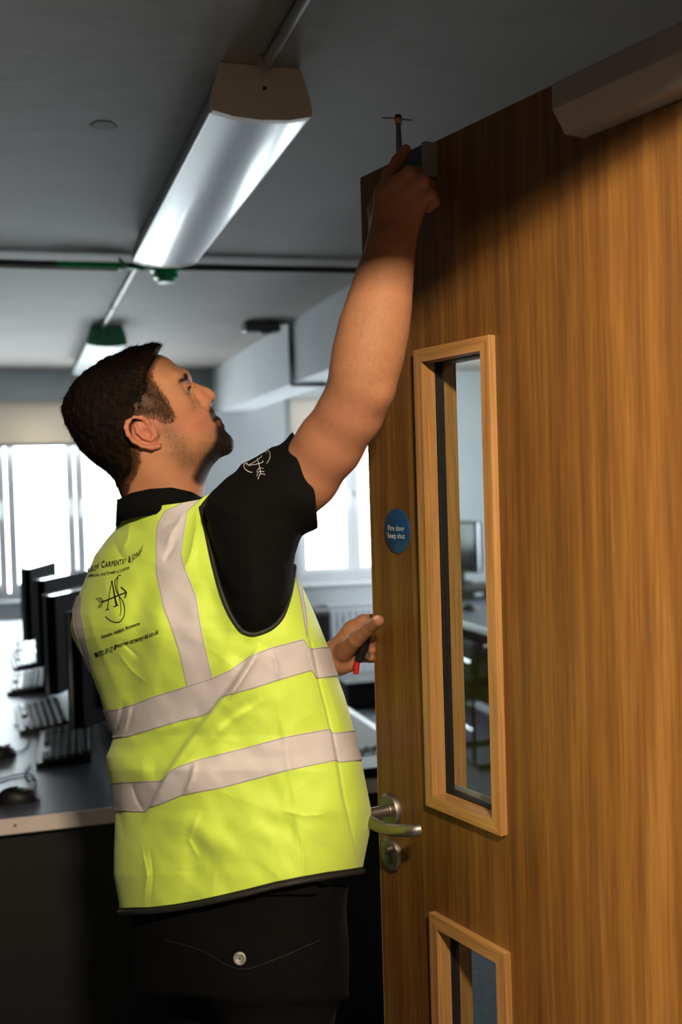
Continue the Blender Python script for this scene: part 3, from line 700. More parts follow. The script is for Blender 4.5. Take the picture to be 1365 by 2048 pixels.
# ------------------------------------------------------------------ the man
# head frame: profile plane turned a little away from the camera
HD = 1.80; HS = HD/FP; HO = P(290, 840, HD); psi = math.radians(14)
HX = CR*math.cos(psi)+CF*math.sin(psi); HY = CU; HZ = CR*math.sin(psi)-CF*math.cos(psi)
def toh(p): q = p-HO; return q@HX, q@HY, q@HZ
def hp(px, py, t):
    """point of the head seen at pixel px,py, t metres out of the profile plane towards the camera"""
    dd = HD
    for _ in range(4):
        X = (px-290)*dd/FP; u = (X-t*math.sin(psi))/math.cos(psi); dd = HD+u*math.sin(psi)-t*math.cos(psi)
    v = (840-py)*dd/FP
    return HO+HX*u+HY*v+HZ*t
def h2(px, py): return ((px-290)*HS/math.cos(psi), (840-py)*HS)
skin_poly = smoothpoly([h2(*q) for q in [(322, 711), (337, 718), (351, 730), (363, 743), (372, 752), (376.5, 763), (380, 775), (387, 790), (398, 801), (411, 808), (422, 815), (427, 826), (430, 838), (435, 846), (438, 857), (446, 866), (452.5, 876), (453.5, 888), (447, 901), (436, 914), (423, 928), (413, 946), (406, 970), (404, 1000), (395, 1090), (335, 1090), (305, 1045), (268, 1008), (249, 984), (242, 972), (230, 946), (208, 927), (182, 903), (162, 874), (152, 850), (147, 825), (153, 795), (168, 768), (192, 750), (224, 733), (262, 719), (295, 711)]], 2)
hair_poly = smoothpoly([h2(*q) for q in [(326, 702), (324, 692), (314, 687), (302, 686), (280, 693), (262, 697), (240, 709), (217, 719), (195, 734), (173, 750), (155, 770), (144, 791), (135, 815), (135, 835), (144, 858), (158, 885), (172, 904), (188, 920), (205, 934), (220, 946), (232, 962), (241, 985), (262, 985), (300, 940), (330, 860), (345, 790), (336, 720)]], 2)
W0 = .0755
def Wf(u, v):
    f = np.clip((u-.035)/.105, 0, 1); f = f*f*(3-2*f); n = np.clip((-v-.055)/.06, 0, 1)
    w = W0*(1-f)+.060*f
    return w*(1-n)+.063*n
def pillow(poly, S_, Wfun, fr):
    O, X, Y, Z = fr
    def f(p):
        q = p-O; u, v, t = q@X, q@Y, q@Z
        rho = np.maximum(1+poly_sd(poly, u, v)/S_, 0); w = Wfun(u, v) if callable(Wfun) else Wfun
        r = np.sqrt(rho**2+(t/w)**2)
        return (r-1)*min(S_, .8*(w.min() if hasattr(w, 'min') else w))*.95
    return f
HF = (HO, HX, HY, HZ)
def hchain(fd, pts, k, neg=False):
    for i in range(len(pts)-1):
        a, b = pts[i], pts[i+1]; f = cone(hp(*a[:3]), hp(*b[:3]), a[3], b[3])
        (fd.sub if neg else fd.u)(f, k)
body = Fd()
body.u(pillow(skin_poly, .080, Wf, HF))
hA = np.stack([HX, HY, HZ])
def rotA(deg):  # head axes rolled about the lateral axis
    a = math.radians(deg); return np.stack([HX*math.cos(a)+HY*math.sin(a), -HX*math.sin(a)+HY*math.cos(a), HZ])
# cheek bone, brow, jaw corner
body.u(ell(hp(356, 806, .050), rotA(-25), (.026, .016, .013)), .018)
body.u(ell(hp(330, 858, .056), rotA(-55), (.034, .02, .010)), .02)
hchain(body, [(370, 753, .006, .0065), (368, 754, .024, .0080), (357, 760, .045, .0080), (346, 772, .056, .006)], .012)
body.sub(ell(hp(379, 782, .033), rotA(-30), (.012, .013, .016)), .010)      # eye socket
body.sub(ell(hp(379, 782, -.033), rotA(-30), (.012, .013, .016)), .010)
for s in (1, -1):   # closed-down upper lid, lower lid
    body.u(ell(hp(367.5, 780.5, .033*s), rotA(-30), (.0100, .0120, .0125)), .004)
for s in (1, -1):
    hchain(body, [(377, 776, .018*s, .0030), (373, 775, .030*s, .0040), (364, 783, .046*s, .0030)], .006)
    hchain(body, [(382, 790, .018*s, .0030), (375, 793, .031*s, .0045), (364, 790, .046*s, .0030)], .007)
# nose
hchain(body, [(377, 768, 0, .0055), (391, 777, 0, .0070), (406, 784, 0, .0086), (414.5, 790, 0, .0098)], .008)
hchain(body, [(384, 782, .006, .007), (398, 793, .009, .008), (409, 801, .0105, .0080)], .007)
hchain(body, [(384, 782, -.006, .007), (398, 793, -.009, .008), (409, 801, -.0105, .0080)], .007)
body.sub(ell(hp(420, 804, .0055), rotA(-60), (.0045, .0026, .0028)), .002)
body.sub(ell(hp(420, 804, -.0055), rotA(-60), (.0045, .0026, .0028)), .002)
# groove beside the nose wing, lips, mouth line, chin
hchain(body, [(402, 812, .021, .0022), (414, 828, .028, .0020)], .008, True)
body.u(ell(hp(429.5, 840, 0), rotA(-62), (.0065, .0055, .021)), .006)
body.u(ell(hp(435.5, 852, 0), rotA(-62), (.0070, .0060, .019)), .006)
hchain(body, [(440, 847.5, 0, .0013), (436, 847, .010, .0014), (424, 846, .026, .0016)], .004, True)
hchain(body, [(440, 847.5, 0, .0013), (436, 847, -.010, .0014), (424, 846, -.026, .0016)], .004, True)
body.u(ell(hp(441, 884, 0), rotA(-50), (.017, .013, .022)), .014)
# ears
for s in (1, -1):
    W_ = .0745
    body.u(ell(hp(304, 874, s*(W_+.003)), rotA(-35), (.024, .021, .0065)), .006)
    E_ = [(320, 868, W_+.006, .0026), (314, 854, W_+.009, .0031), (303, 844.5, W_+.012, .0034), (289, 846, W_+.014, .0036), (277, 855, W_+.016, .0038), (274.5, 866, W_+.017, .0038), (278, 879, W_+.016, .0037), (288, 892, W_+.014, .0036), (304, 901, W_+.012, .0037), (322, 904, W_+.010, .0042), (335, 900, W_+.006, .0045)]
    hchain(body, [(a, b, s*c, d) for a, b, c, d in E_], .003)
    body.sub(ell(hp(296, 862, s*(W_+.013)), rotA(-50), (.0165, .0060, .0058)), .003)
    body.sub(ell(hp(314, 877, s*(W_+.013)), rotA(-35), (.0120, .0095, .0095)), .003)
    body.sub(ell(hp(302, 889, s*(W_+.014)), rotA(-35), (.0150, .0040, .0050)), .003)
    hchain(body, [(a, b, s*c, d) for a, b, c, d in [(290, 858, W_+.010, .0026), (296, 874, W_+.012, .0030), (306, 884, W_+.012, .0028), (320, 890, W_+.010, .0028)]], .003)
    hchain(body, [(a, b, s*c, d) for a, b, c, d in [(326, 868, W_+.004, .003), (327, 878, W_+.006, .0042), (324, 884, W_+.007, .0032)]], .004)
# neck muscle, nape
body.u(cone(hp(285, 905, .045), hp(365, 1010, .030), .014, .015), .025)
body.u(cone(hp(305, 930, .0), P(330, 1120, 1.82), .045, .05), .03)

# torso rows shared by body, shirt and waistcoat
ROW = npv([[960, 250, 425, .070, 1.80, -.10], [1000, 240, 462, .078, 1.80, -.20], [1020, 239, 490, .086, 1.80, -.30], [1045, 236, 520, .100, 1.80, -.36], [1060, 230, 540, .112, 1.80, -.42], [1075, 216, 553, .122, 1.80, -.46],
  [1110, 190, 578, .142, 1.80, -.52], [1150, 174, 594, .158, 1.80, -.54], [1190, 158, 613, .168, 1.80, -.54], [1230, 144, 631, .176, 1.80, -.54], [1255, 141, 641, .180, 1.80, -.54], [1275, 145, 649, .180, 1.80, -.54], [1300, 158, 659, .178, 1.80, -.53],
  [1330, 176, 667, .176, 1.80, -.52], [1390, 199, 689, .172, 1.80, -.50], [1420, 208, 698, .170, 1.80, -.48], [1470, 228, 710, .168, 1.80, -.46], [1490, 222, 714, .170, 1.80, -.46], [1515, 212, 721, .174, 1.80, -.45], [1540, 215, 727, .176, 1.79, -.45], [1580, 224, 735, .178, 1.79, -.44],
  [1620, 230, 743, .180, 1.79, -.44], [1660, 229.5, 741, .182, 1.79, -.43], [1700, 228, 733, .184, 1.79, -.42], [1750, 228, 723, .186, 1.79, -.41], [1800, 237, 720, .186, 1.79, -.40], [1840, 243, 717, .186, 1.79, -.40], [2000, 243, 717, .180, 1.79, -.40]])
ROW[:, 5] *= .58
_ys = np.arange(950, 2010, 1.0)
_rs = [np.interp(_ys, ROW[:, 0], ROW[:, k]) for k in range(1, 6)]
_kr = np.exp(-np.linspace(-2, 2, 21)**2*3); _kr /= _kr.sum()
_rs = [np.convolve(np.pad(r, 10, 'edge'), _kr, 'valid') for r in _rs]
def row(py): return [np.interp(py, _ys, r) for r in _rs]
def torso(inset, y0, y1):
    def f(p):
        px, py, d = proj(p); L, R_, b, dc, k = row(py); xc = (L+R_)/2; a = (R_-L)/2*dc/FP
        sx = (px-xc)*dc/FP; dz = d-dc-k*sx
        r = np.sqrt((sx/np.maximum(a-inset, .02))**2+(dz/np.maximum(b-inset, .02))**2)
        v = (r-1)*np.minimum(a, b)*.8
        cap = np.maximum((y0-py), (py-y1))*1.8/FP
        return np.maximum(v, cap)
    return f
body.u(torso(.030, 1040, 1690), .03)
# right arm (raised) : centre px,py, depth, radius px
chain(body, [(470, 1075, 1.70, 62), (560, 1008, 1.67, 62), (612, 952, 1.64, 63), (660, 888, 1.61, 62.5), (702, 825, 1.58, 61), (726, 770, 1.56, 60)], .02, .015)
chain(body, [(726, 770, 1.56, 60), (739, 705, 1.555, 65), (751, 648, 1.56, 63), (761, 598, 1.565, 57), (770, 552, 1.57, 50), (779, 512, 1.575, 43.5), (783, 485, 1.58, 43)], .02)
body.u(ell(P(757, 792, 1.545), np.stack([CR*.6+CU*.8, -CR*.8+CU*.6, CF]), (.024, .016, .024)), .012)
body.u(cone(P(724, 660, 1.545), P(722, 738, 1.55), .018, .032), .03)
# right hand: four metacarpals, curled fingers, the index reaching up
wr = [(763, 488), (776, 486), (790, 486), (804, 488)]
kn = [(768, 392, 1.590, 20), (795, 374, 1.578, 21), (821, 381, 1.572, 19), (842, 400, 1.575, 16.5)]
for (wx, wy), k_ in zip(wr, kn):
    body.u(cone(P(wx, wy, 1.582), P(k_[0], k_[1], k_[2]), 23*1.58/FP, k_[3]*1.58/FP), .014)
body.u(cone(P(775, 440, 1.60), P(815, 430, 1.60), .018, .017), .015)
def finger(pts, k=.004):
    chain(body, pts, k, .010)
finger([(768, 388, 1.588, 16.5), (779, 350, 1.600, 14), (797, 322, 1.612, 13), (812, 300, 1.618, 11)])
finger([(796, 370, 1.574, 17), (818, 347, 1.566, 14.5), (836, 347, 1.590, 12.5), (832, 366, 1.612, 11)])
finger([(822, 378, 1.568, 16), (846, 362, 1.562, 13.5), (859, 372, 1.585, 12), (850, 390, 1.605, 10.5)])
finger([(843, 398, 1.570, 14), (862, 390, 1.565, 12), (870, 403, 1.585, 10.5), (858, 416, 1.602, 9.5)])
finger([(757, 462, 1.600, 19), (752, 418, 1.625, 16), (768, 378, 1.640, 13.5), (790, 352, 1.645, 11.5)])
# left arm, seen only from the wrist on
chain(body, [(285, 1160, 1.95, 50), (340, 1290, 2.07, 50), (460, 1400, 2.09, 44), (570, 1370, 2.00, 42), (640, 1330, 1.90, 36), (674, 1313, 1.855, 30)], .02, .04)
def lf_(pts, k=.004): chain(body, pts, k, .008)
body.u(cone(P(674, 1313, 1.855), P(706, 1262, 1.845), .026, .017), .012)
body.u(cone(P(676, 1318, 1.850), P(712, 1292, 1.845), .024, .019), .012)
body.u(cone(P(678, 1326, 1.850), P(706, 1328, 1.840), .018, .012), .010)
lf_([(704, 1262, 1.850, 19), (727, 1243, 1.855, 14), (752, 1240, 1.87, 12.5), (768, 1256, 1.875, 11)])
lf_([(688, 1304, 1.825, 19), (712, 1279, 1.790, 16), (737, 1258, 1.760, 13.5), (757, 1241.5, 1.728, 12.2)])
lf_([(712, 1282, 1.870, 16), (745, 1276, 1.885, 13), (757, 1284, 1.85, 10.5), (743, 1286, 1.812, 8.3)])
lf_([(713, 1298, 1.868, 15), (745, 1296, 1.885, 12), (757, 1300, 1.85, 10), (744, 1301, 1.814, 8.0)])
lf_([(712, 1312, 1.860, 13), (742, 1314, 1.875, 11), (754, 1317, 1.845, 9), (742, 1315, 1.816, 7.5)])
_b = surfnet(body, P(100, 2000, 1.8)+npv((-.25, -.5, -.03)), npv((1.0, 2.35, 2.16)), .0023)
BV, BQ = _b; BV = relax(BV, BQ, 3)
# colours painted per vertex: skin, flushed cheeks and ear, stubble and face-front shade, cropped hair at the neck line
def vnoise(V, s, seed=0):
    r = np.random.RandomState(seed); o = np.zeros(len(V))
    for i in range(7):
        k = r.normal(size=3)*s*(1.4**i)*.6; o += np.sin(V@k+r.rand()*6.28+1.7*np.sin(V@np.roll(k, 1)*.7+r.rand()*6))/(1.25**i)
    return o/4
bpx, bpy_, bd = proj(BV); hu, hv, ht = toh(BV)
base = np.tile(npv((.49, .222, .112)), (len(BV), 1))
def mixc(c, w):
    global base
    w = np.clip(w, 0, 1)[:, None]; base = base*(1-w)+npv(c)*w
def gau(cx, cy, r): return np.exp(-(((bpx-cx)**2+(bpy_-cy)**2)/r**2))
onhead = (bpy_ < 1000) & (bpx < 470) & (ht > -.12)
mixc((.52, .17, .105), onhead*.5*gau(352, 845, 34)+onhead*.6*gau(405, 845, 24)+onhead*.7*gau(408, 792, 16))
mixc((.52, .18, .115), onhead*(ht > .077)*.7)
mixc((.48, .20, .10), onhead*(bpy_ > 905)*.5)
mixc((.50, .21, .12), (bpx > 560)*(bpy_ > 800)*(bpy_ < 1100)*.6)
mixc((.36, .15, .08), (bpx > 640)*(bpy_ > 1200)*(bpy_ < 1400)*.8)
fine = .5+.5*vnoise(BV, 1100, 3); fine2 = .5+.5*vnoise(BV, 500, 5)
def pdist(pts):
    d = np.full(len(BV), 1e9)
    for i in range(len(pts)-1):
        a = npv(pts[i]); b = npv(pts[i+1]); e = b-a; t = np.clip(((bpx-a[0])*e[0]+(bpy_-a[1])*e[1])/(e@e), 0, 1)
        d = np.minimum(d, np.hypot(bpx-a[0]-e[0]*t, bpy_-a[1]-e[1]*t))
    return d
jaw = pdist([(335, 860), (352, 890), (372, 918), (400, 925), (425, 905), (440, 885)]); chin = pdist([(425, 822), (431, 838)]); chin2 = pdist([(446, 862), (456, 885), (440, 905), (415, 930), (400, 955)])
mixc((.17, .085, .040), onhead*np.exp(-(jaw/24)**2)*(.35+.6*fine)*.95)
mixc((.014, .009, .007), onhead*np.clip(1.7-chin/6, 0, 1)*.95)
mixc((.014, .009, .007), onhead*np.clip(1.7-chin2/12, 0, 1)*(.85+.15*fine))
_fp = npv([(420, 811), (427, 830), (432, 848), (434, 868), (425, 893), (409, 913), (398, 940), (396, 985), (480, 985), (480, 811)])
mixc((.012, .008, .006), onhead*np.clip(.42-poly_sd(_fp, bpx, bpy_)/9, 0, 1)*np.clip((980-bpy_)/70, 0, 1)*.97)  # dark face front: beard and shade painted into the skin together
mixc((.16, .045, .035), onhead*(np.hypot(bpx-436, bpy_-847) < 6)*(bpx > 433)*.9)
hairline = smoothpoly([h2(*q) for q in [(318, 706), (302, 728), (293, 757), (303, 780), (322, 806), (335, 838), (322, 846), (298, 836), (272, 845), (264, 862), (268, 890), (270, 930), (256, 962), (244, 992), (200, 1010), (60, 940), (60, 640), (330, 640), (340, 690)]], 2)
hsd = poly_sd(hairline, hu, hv)
mixc((.062, .024, .0075), onhead*np.clip(.64-hsd/.010, 0, 1)*(.88+.12*fine)*(ht < W0+.006))
mixc((.035, .022, .015), onhead*np.clip(1.4-pdist([(371, 749), (373, 757), (362, 761)])/3.5, 0, 1)*(ht > 0))
base[((bpx > 560) & (bpy_ < 1060)) | (bpx > 640)] *= .80; base *= (1+.05*vnoise(BV, 60, 9)+.035*(fine2-.5))[:, None]  # arm and hand skin painted darker to offset the close lamp
mixc((.62, .42, .34), (np.hypot((bpx-750)/7, (bpy_-1234)/4.5) < 1)*.7)
def vcol(o, c):
    a = o.data.color_attributes.new('tint', 'FLOAT_COLOR', 'POINT'); a.data.foreach_set('color', np.concatenate([np.clip(c, 0, 1), np.ones((len(c), 1))], 1).astype(np.float32).ravel())
def vcmat(name, rough, sss=0, bump=0, bscale=600):
    m = mat(name, (.5, .5, .5), rough, bump=bump, bscale=bscale); nt = m.node_tree; at = nt.nodes.new('ShaderNodeVertexColor'); at.layer_name = 'tint'
    b = nt.nodes['Principled BSDF']; nt.links.new(at.outputs[0], b.inputs['Base Color'])
    if sss:
        b.inputs['Subsurface Weight'].default_value = sss; b.inputs['Subsurface Radius'].default_value = (.9, .35, .2); b.inputs['Subsurface Scale'].default_value = .006
    return m
M['skin'] = vcmat('skin', .55, .12, .00045, 520); M['skin'].node_tree.nodes['Principled BSDF'].inputs['Specular IOR Level'].default_value = .22
PB = P(470, 1900, 1.8); man = empty('person', (PB[0], PB[1], 0), 0, 'man in yellow hi-vis waistcoat and black shirt reaching up to the door top', 'person')
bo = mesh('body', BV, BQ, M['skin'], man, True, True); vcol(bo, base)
# eyes
def ball(c, r, n=16):
    V = []; Fc = []
    for j in range(n+1):
        for i in range(2*n): a = math.pi*j/n; b_ = math.pi*i/n; V.append((c[0]+r*math.sin(a)*math.cos(b_), c[1]+r*math.sin(a)*math.sin(b_), c[2]+r*math.cos(a)))
    for j in range(n):
        for i in range(2*n): Fc.append((j*2*n+i, (j+1)*2*n+i, (j+1)*2*n+(i+1) % (2*n), j*2*n+(i+1) % (2*n)))
    return npv(V), Fc
M['eye'] = mat('eye_white', (.22, .17, .15), .2, var=.02); M['iris'] = mat('iris', (.03, .035, .03), .1, var=.2)
M['lash'] = mat('dark_hair', (.010, .006, .004), .8, var=.2, spec=.06)
for s in (1, -1):
    c = hp(369.8, 786, .0325*s); V, Fc = ball(c, .0112); e = mesh('eye', V, Fc, M['eye'], man, True, True)
    g_ = HX*.80+HY*.45+HZ*.15; g_ /= np.linalg.norm(g_); c2 = c+g_*.0052; V, Fc = ball(c2, .0070, 10); mesh('iris', V, Fc, M['iris'], e, True, True)
    lb = MB(); A_ = [hp(380.5, 774, .019*s), hp(381, 776, .028*s), hp(378, 779, .036*s), hp(371, 785, .045*s)]
    lb.tube(A_, .0016, 6); lb.build('eyelashes', M['lash'], e, world=True)
# hair cap
hair = Fd(); _hb = pillow(hair_poly, .082, lambda u, v: np.full(len(u), .0792), HF)
def hairf(p):
    u, v, t = toh(p); ins = -poly_sd(hairline, u, v)
    tap = .0085-np.clip(ins*.75, -.004, .0085)
    n = vnoise(p, 330, 11)*.0016+vnoise(p, 170, 12)*.0022-np.clip((v-.05)/.08, 0, 1)*.0015*vnoise(p, 95, 13)
    return _hb(p)+tap+n*np.clip(ins/.02, 0, 1)
hair.u(hairf)
HV, HQ = surfnet(hair, HO+npv((-.22, -.22, -.16)), HO+npv((.16, .22, .17)), .0022, margin=1.8); HV = relax(HV, HQ, 1)
M['hair'] = vcmat('hair', .6, 0, .0012, 700); M['hair'].node_tree.nodes['Principled BSDF'].inputs['Specular IOR Level'].default_value = .08
a_, b_, c_ = toh(HV); ii = -poly_sd(hairline, a_, b_); near = np.clip(1-ii/.03, 0, 1)
hc = npv((.010, .006, .0045))[None]*(1-near[:, None]*.8)+npv((.062, .026, .009))[None]*near[:, None]*.8*(.6+.5*vnoise(HV, 600, 4))[:, None]
ho = mesh('hair', HV, HQ, M['hair'], man, True, True, label='short dark brown hair'); vcol(ho, np.clip(hc, .004, 1))
# individual short strands over the cap and stubble on the jaw
def normals(V, Q):
    n = np.cross(V[Q[:, 2]]-V[Q[:, 0]], V[Q[:, 3]]-V[Q[:, 1]]); o = np.zeros_like(V)
    for k in range(4):
        for c in range(3): o[:, c] += np.bincount(Q[:, k], weights=n[:, c], minlength=len(V))
    return o/np.maximum(np.linalg.norm(o, axis=1), 1e-9)[:, None]
def strands(V, Nn, idx, flow, ln, wd, lift, rnd=.35):
    m = len(idx); p = V[idx]; n = Nn[idx]; r = np.random.normal(size=(m, 3))*rnd
    fl = flow[idx]+r; fl -= (fl*n).sum(1)[:, None]*n; fl /= np.linalg.norm(fl, axis=1)[:, None]+1e-9
    d = fl+n*lift; d /= np.linalg.norm(d, axis=1)[:, None]; s = np.cross(d, n); s /= np.linalg.norm(s, axis=1)[:, None]+1e-9
    L_ = ln*(.6+.8*np.random.rand(m))[:, None]; a = p-n*.0008
    mid = a+d*L_*.55; tip = a+d*L_+fl*L_*.18
    VV = np.stack([a-s*wd, a+s*wd, mid+s*wd*.8, mid-s*wd*.8, tip], 1).reshape(-1, 3); o = np.arange(m)[:, None]*5
    return VV, [tuple(q) for q in np.concatenate([o+[0, 1, 2], o+[0, 2, 3], o+[3, 2, 4]]).reshape(-1, 3).tolist()]
Hn = normals(HV, HQ)
vis = np.where((_hb(HV) < .004) & (ii > .001))[0]; idx = np.random.choice(vis, 22000)
top = np.clip((b_-.02)/.06, 0, 1)[:, None]
flow = (HX*.9+HY*.25)[None]*top+((-HY*.9+HX*.25)[None])*(1-top)
VV, FF = strands(HV, Hn, idx, flow, .0085, .00024, .34, .32)
so = mesh('hair_strands', VV, FF, M['lash'], man, False, True); so['kind'] = 'stuff'
Bn = normals(BV, BQ)
pr = np.clip(np.exp(-(jaw/19)**2)*.5+np.clip(1.4-chin2/12, 0, 1)+np.clip(1.3-chin/6, 0, 1)+np.exp(-(pdist([(300, 800), (318, 820), (328, 845)])/9)**2)*.8, 0, 1)*onhead*(ht > -.07)
idx = np.random.choice(len(BV), 5200, p=pr/pr.sum())
VV, FF = strands(BV, Bn, idx, np.tile(-HY*.8+HX*.2, (len(BV), 1)), .0032, .00024, .5, .5)
so = mesh('beard', VV, FF, mat('beard_hair', (.05, .028, .016), .6, var=.3), man, False, True, label='short dark stubble beard'); so['kind'] = 'stuff'
pr = (onhead & (hsd < .004) & (hsd > -.018) & (ht < W0+.003) & (ht > 0)).astype(float); idx = np.random.choice(len(BV), 9000, p=pr/pr.sum())
VV, FF = strands(BV, Bn, idx, np.tile(-HY*.9+HX*.1, (len(BV), 1)), .0055, .0002, .35, .35)
so = mesh('faded_hair', VV, FF, mat('fade_hair', (.050, .021, .007), .8, var=.3, spec=.08), man, False, True); so['kind'] = 'stuff'
pr = ((bpx > 600)*(bpy_ < 860)*(bpy_ > 500)*(bpx < 840)).astype(float); idx = np.random.choice(len(BV), 2600, p=pr/pr.sum())
VV, FF = strands(BV, Bn, idx, np.tile(CU*.6+CR*.5, (len(BV), 1)), .007, .00010, .35, .6)
so = mesh('arm_hair', VV, FF, mat('arm_hair_colour', (.16, .075, .03), .6, var=.2), man, False, True); so['kind'] = 'stuff'
idx = np.where(pdist([(371, 749), (374, 757), (362, 761)]) < 4)[0]; idx = idx[(ht[idx] > .0)]; idx = np.random.choice(idx, 350)
VV, FF = strands(BV, Bn, idx, np.tile(HX*.2-HZ*0+HY*-.3+HZ*.9, (len(BV), 1)), .006, .0002, .3, .3)
mesh('eyebrow', VV, FF, M['lash'], man, False, True)['kind'] = 'stuff'
# thumb nail
c = P(757, 1237, 1.722); nl = MB()
# ------------------------------------------------------------------ shirt
M['shirt'] = mat('black_cotton', (.0042, .0042, .0040), .95, bump=.0006, bscale=700, var=.1, spec=.12)
sh_poly = [(417, 1045), (411, 1018), (417, 996), (430, 981), (455, 958), (474, 944), (484, 928), (500, 921), (516, 911), (530, 903), (543, 894), (556, 890), (567, 883), (577, 872), (590, 860), (622, 830), (690, 1035), (636, 1056), (605, 1068), (598, 1085), (591, 1110), (588, 1130), (586, 1180), (575, 1225), (545, 1265), (510, 1275), (480, 1262), (458, 1225), (446, 1172), (430, 1112)]
SO = P(500, 1050, 1.664); SSc = 1.664/FP
shp = np.array([((a-500)*SSc, (1050-b)*SSc) for a, b in sh_poly])
shirt = Fd(); shirt.u(pillow(shp, .078, .092, (SO, CR, CU, -CF)))
shirt.u(torso(.012, 1012, 1790), .02)
# left sleeve
shirt.u(cone(P(285, 1160, 1.95), P(340, 1300, 2.06), .052, .054), .03)
def hem(p):
    px, py, d = proj(p); return (px-np.interp(py, [820, 866, 895, 940, 990, 1055, 1100], [560, 587, 602, 619.5, 631, 636.5, 636]))*d/FP*.9
shirt.cut(hem)
_rr = P(345, 1330, 2.08)
def nk(p):   # neck opening: take the inside of the collar away
    u, v, t = toh(p); px, py, d = proj(p); return -np.maximum(np.maximum(np.hypot((px-322)*1.8/FP/.082, (d-1.80)/.075)-1, (py-1012)*.0008/.05)*.05, -1)
def foldn(f0):
    def f(p): return f0(p)+.0022*vnoise(p, 42, 21)+.0009*vnoise(p, 120, 22)
    return f
shirt.ops[0] = ('u', foldn(shirt.ops[0][1]), 0)
SV, SQ = surfnet(shirt, P(100, 1990, 1.8)+npv((-.25, -.5, 0)), npv((1.0, 2.35, 1.75)), .004, margin=1.7); SV = relax(SV, SQ, 2)
sho = mesh('shirt', SV, SQ, M['shirt'], man, True, True, label='black short-sleeved shirt')
# collar band round the neck
cb = []; nC = 72
for j, (off, dy) in enumerate([(0, 1), (.001, 0), (.007, -.02), (.008, .5), (.009, 1), (0, 1)]):
    for i in range(nC):
        th = 2*math.pi*i/nC; s_, c_ = math.sin(th), math.cos(th)
        rx = 79/FP*1.8+off; rz = .070+off
        px = 321+s_*rx*FP/1.8
        yt = np.interp(px, [238, 262, 300, 345, 385, 402], [1000, 988, 979.5, 977, 986, 996]) if c_ > 0 else 1006+ 26*(-c_)
        yb = np.interp(px, [238, 262, 300, 345, 375, 402], [1030, 1023, 1016, 1010, 1010, 1010])+14 if c_ > 0 else 1050+30*(-c_)
        y = yt+(yb-yt)*dy if dy >= 0 else yt-2.0
        cb.append(P(px, y, 1.80-.10*s_*rx-c_*rz))
Fc = []
for j in range(5):
    for i in range(nC): Fc.append((j*nC+i, j*nC+(i+1) % nC, (j+1)*nC+(i+1) % nC, (j+1)*nC+i))
mesh('collar', np.array(cb), Fc, M['shirt'], sho, True, True)
# inside of the sleeve end: hem band
ray_bv = BVHTree.FromPolygons([tuple(v) for v in SV], [tuple(q) for q in SQ.tolist()])
def castpx(bv, px, py):
    r = ray(px, py); h = bv.ray_cast(Vector(CC), Vector(r).normalized()); return (np.array(h[0]), np.array(h[1])) if h[0] else (None, None)
def stroke(bv, pts, w, mb, lift=.0012, n=4):
    """flat ribbon of width w (px) laid on the surface along image polyline pts"""
    q = crm([npv((a, b, 0)) for a, b in pts], n); q = np.array(q)[:, :2]; L_ = []; R_ = []
    for i in range(len(q)):
        t = q[min(i+1, len(q)-1)]-q[max(i-1, 0)]; t = t/(np.linalg.norm(t)+1e-9); nn = npv((-t[1], t[0]))
        ww = w if not hasattr(w, '__len__') else np.interp(i/(len(q)-1), [0, 1], w)
        for lst, s in ((L_, 1), (R_, -1)):
            h, nrm = castpx(bv, *(q[i]+nn*s*ww/2))
            lst.append(None if h is None else h+(CC-h)/np.linalg.norm(CC-h)*lift)
    for i in range(len(q)-1):
        c = [L_[i], R_[i], R_[i+1], L_[i+1]]
        if any(x is None for x in c): continue
        if max(np.linalg.norm(c[0]-c[2]), np.linalg.norm(c[1]-c[3])) > .03: continue
        mb.add(c, [(0, 1, 2, 3)])
Z5 = lambda L: [(470+a/7.184, 860+b/7.184) for a, b in L]
em = MB()
for L_, w in [([(185, 478), (150, 478), (128, 510), (150, 560), (195, 595), (250, 610)], 1.4), ([(165, 478), (178, 490), (165, 505)], 1.0), ([(185, 508), (260, 470), (330, 425), (378, 385), (392, 368)], 1.2), ([(185, 508), (260, 500), (330, 485), (400, 462), (398, 438)], 1.2), ([(325, 405), (340, 470), (358, 545), (372, 630)], 1.2),
              ([(315, 610), (332, 570), (355, 548), (415, 552)], .9), ([(315, 660), (338, 610), (362, 592), (425, 600)], .9), ([(332, 708), (345, 665), (372, 630), (438, 640)], 1.1), ([(440, 312), (462, 330)], .9), ([(455, 298), (488, 298), (505, 340), (505, 390), (485, 440), (455, 480)], 1.1)]:
    stroke(ray_bv, Z5(L_), w, em)
M['thread'] = mat('pale_thread', (.72, .70, .68), .6, var=.1)
em.build('embroidery', M['thread'], sho, world=True, label='white embroidered monogram with arrow')

